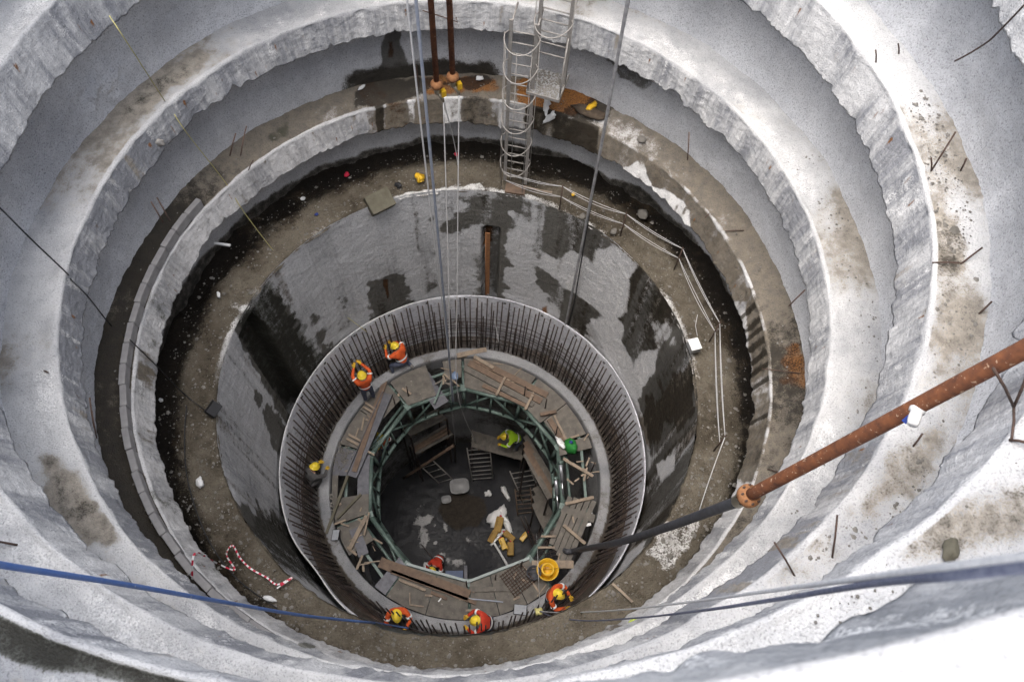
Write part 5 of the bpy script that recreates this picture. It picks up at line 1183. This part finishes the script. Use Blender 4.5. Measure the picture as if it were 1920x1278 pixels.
for i, (x, y, h, sx, sy, sz, m, lb, rg) in enumerate((
        (787, 335, 16.03, .10, .13, .09, M_YELLOW, 'yellow plastic bag on the far ledge behind the white rope', .9), (1108, 202, 13.72, .14, .08, .07, M_YELLOW, 'yellow plastic scrap on the dirt heap under the landing', .9),
        (1025, 198, 13.7, .25, .07, .05, M_WHITE, 'white plastic rag on the orange mud', 1.0), (1035, 222, 14.1, .06, .22, .14, M_WHITE, 'white plastic rag hanging down the stained beam face', .9),
        (1203, 262, 13.78, .10, .10, .06, M_STONE, 'round pale stone on the stained ring beam', .3), (568, 373, 16.03, .06, .05, .05, M_WHITE, 'white scrap on the dark far ledge', .6), (593, 402, 16.05, .05, .04, .03, M_BLUEP, 'blue scrap on the gravel ledge', .6),
        (410, 553, 16.02, .08, .04, .04, M_WHITE, 'white scrap in the dark ditch, higher one', .5), (747, 348, 16.04, .09, .07, .05, M_CABLE, 'dark lump beside the muddy plywood box', .7), (899, 148, 13.66, .09, .05, .05, M_WHITE, 'white scrap on the brown seep beside the ladder', .6),
        (678, 165, 13.68, .10, .04, .03, M_WHITE, 'white scrap at the foot of the rusty black seep', .5), (650, 328, 16.03, .07, .06, .05, M_RED2, 'dull red scrap on the far ledge', .6), (855, 290, 15.9, .05, .05, .05, M_RED2, 'small red rag tied on the slanting cable', .6),
        (505, 1122, 16.0, .12, .05, .03, M_WHITE, 'white scrap on the near ledge below the tape', .8), (1190, 1165, 13.7, .10, .06, .03, plain('lime_scrap', (.5, .6, .1), .6), 'lime scrap on the near ring beam', .7), (1780, 1032, 5.66, .09, .05, .05, M_MUDW, 'brown clod on the near ring beam ledge', .5),
        (375, 905, 16.02, .11, .08, .06, M_WHITE, 'pale scrap on the left ledge', .8), (302, 750, 16.1, .05, .04, .03, M_WHITE, 'tiny white scrap in the black ditch on the left', .5), (1075, 365, 16.0, .05, .05, .04, M_YELLOW, 'small yellow scrap on the rope barrier', .6),
        (1150, 435, 16.02, .09, .07, .07, M_STONE, 'pale rock beside the second barrier post', .4), (1092, 407, 16.04, .09, .08, .07, M_STONE, 'grey rock near the first barrier post', .4), (1205, 403, 16.02, .14, .12, .1, M_STONE, 'large grey rock at the black foot of the far right wall', .4))):
    lump('litter' if m not in (M_STONE, M_MUDW) else 'rock', x, y, h, sx, sy, sz, m, 70+i, lb, 'litter' if m not in (M_STONE, M_MUDW) else 'rock', i*.7, None, rg)
lump('dirt_heap', 1108, 212, 13.80, .42, .16, .10, plain('dark_soil', (.05, .035, .025), .95, 0, .6, 12, (.10, .075, .05), None, .6), 95, 'dark brown dirt heap on the lowest ring beam beside the orange mud', 'dirt heap', -.5, None, .6)
# rusted guide rail in the wall slot
g0, g1 = cyl(916, 437, 5.12), cyl(914, 552, 5.12)
rail = empty('guide_rail', tuple(g1), label='rusty orange steel rail standing in the dark wall slot', category='rail')
gx = np.array([-math.sin(ang(g1)), math.cos(ang(g1)), 0])
MB().bar((0, 0, 0), (0, 0, g0[2]-g1[2]), .11, .03, (math.cos(ang(g1)), math.sin(ang(g1)), 0)).build('web', M_FLANGE, rail)
MB().tube([gx*.06, gx*.06 + (0, 0, g0[2]-g1[2])], .02, 6).build('edge_bead', M_FLANGE, rail, True)

# ------------------------------------------------------------------ bars sticking out of the concrete
BEAMS = {0: bpy.data.objects['ring_beam.001'], 1: bpy.data.objects['ring_beam.002'], 2: bpy.data.objects['ring_beam.003'], 3: bpy.data.objects['ring_beam.004']}
HT = {0: 5.66, 1: 8.53, 2: 11.26, 3: 13.80}
def stub(k, x0, y0, x1, y1, lift, r=.012, mat=None):
    p = lev(x0, y0, HT[k]); q = lev(x1, y1, HT[k] - lift)
    MB().tube([p - (0, 0, .03), p + (q-p)*.5, q], r, 6).build('bar_stub', mat or M_RUSTBAR, BEAMS[k], True)
for a_ in ((1, 1644, 114, 1642, 94, .2), (1, 1687, 98, 1684, 82, .15), (1, 1748, 318, 1792, 247, .45), (1, 1748, 318, 1746, 296, .2), (1, 1803, 318, 1812, 297, .18), (1, 1750, 490, 1802, 493, .1), (1, 1802, 494, 1842, 464, .12), (1, 1836, 588, 1860, 565, .12), (1, 1562, 1046, 1570, 965, .3),
           (1, 1712, 838, 1730, 812, .12), (1, 30, 1020, -20, 1012, .1), (1, 1493, 1080, 1452, 1016, .25),
           (2, 1290, 298, 1292, 248, .35), (2, 305, 415, 283, 378, .3), (2, 318, 412, 294, 370, .3), (2, 1480, 572, 1510, 543, .2), (2, 430, 290, 442, 250, .3), (2, 450, 290, 462, 236, .3), (2, 80, 693, 90, 698, .05), (2, 175, 800, 168, 745, .3), (2, 180, 820, 172, 770, .3),
           (3, 1360, 432, 1395, 432, .08), (3, 1430, 690, 1500, 700, .1), (3, 1330, 400, 1322, 408, .08), (3, 465, 318, 475, 300, .12), (3, 500, 245, 492, 225, .15), (3, 1480, 760, 1506, 742, .1), (3, 1440, 878, 1476, 890, .15), (3, 785, 165, 780, 110, .5), (3, 730, 150, 728, 120, .3),
           (0, 1905, 760, 1862, 690, .4), (0, 1905, 760, 1897, 822, .1), (0, 1897, 822, 1925, 830, .05), (0, 1905, 760, 1930, 690, .3)):
    stub(*a_)
MB().tube([cyl(792, 20, 6.12), cyl(830, 32, 6.05), cyl(858, 42, 6.0), lev(855, 33, 11.6)], .012, 5).build('bar_stub', M_RUSTBAR, BEAMS[2], True)
tw = [rad(1790, 115, 10.6), rad(1815, 102, 10.4), rad(1850, 80, 10.1), rad(1872, 60, 9.8), rad(1922, 8, 9.2)]
line('rusty_wire', tw, .010, M_RUSTBAR, 'twisted rusty wire hanging at the upper right corner', 'wire', 5)
lump('chipped_nest', 300, 270, 11.75, .10, .07, .10, M_ZINC, 99, 'pale chipped hollow patch on the face of the fourth ring beam', 'patch', 0, None, .5)
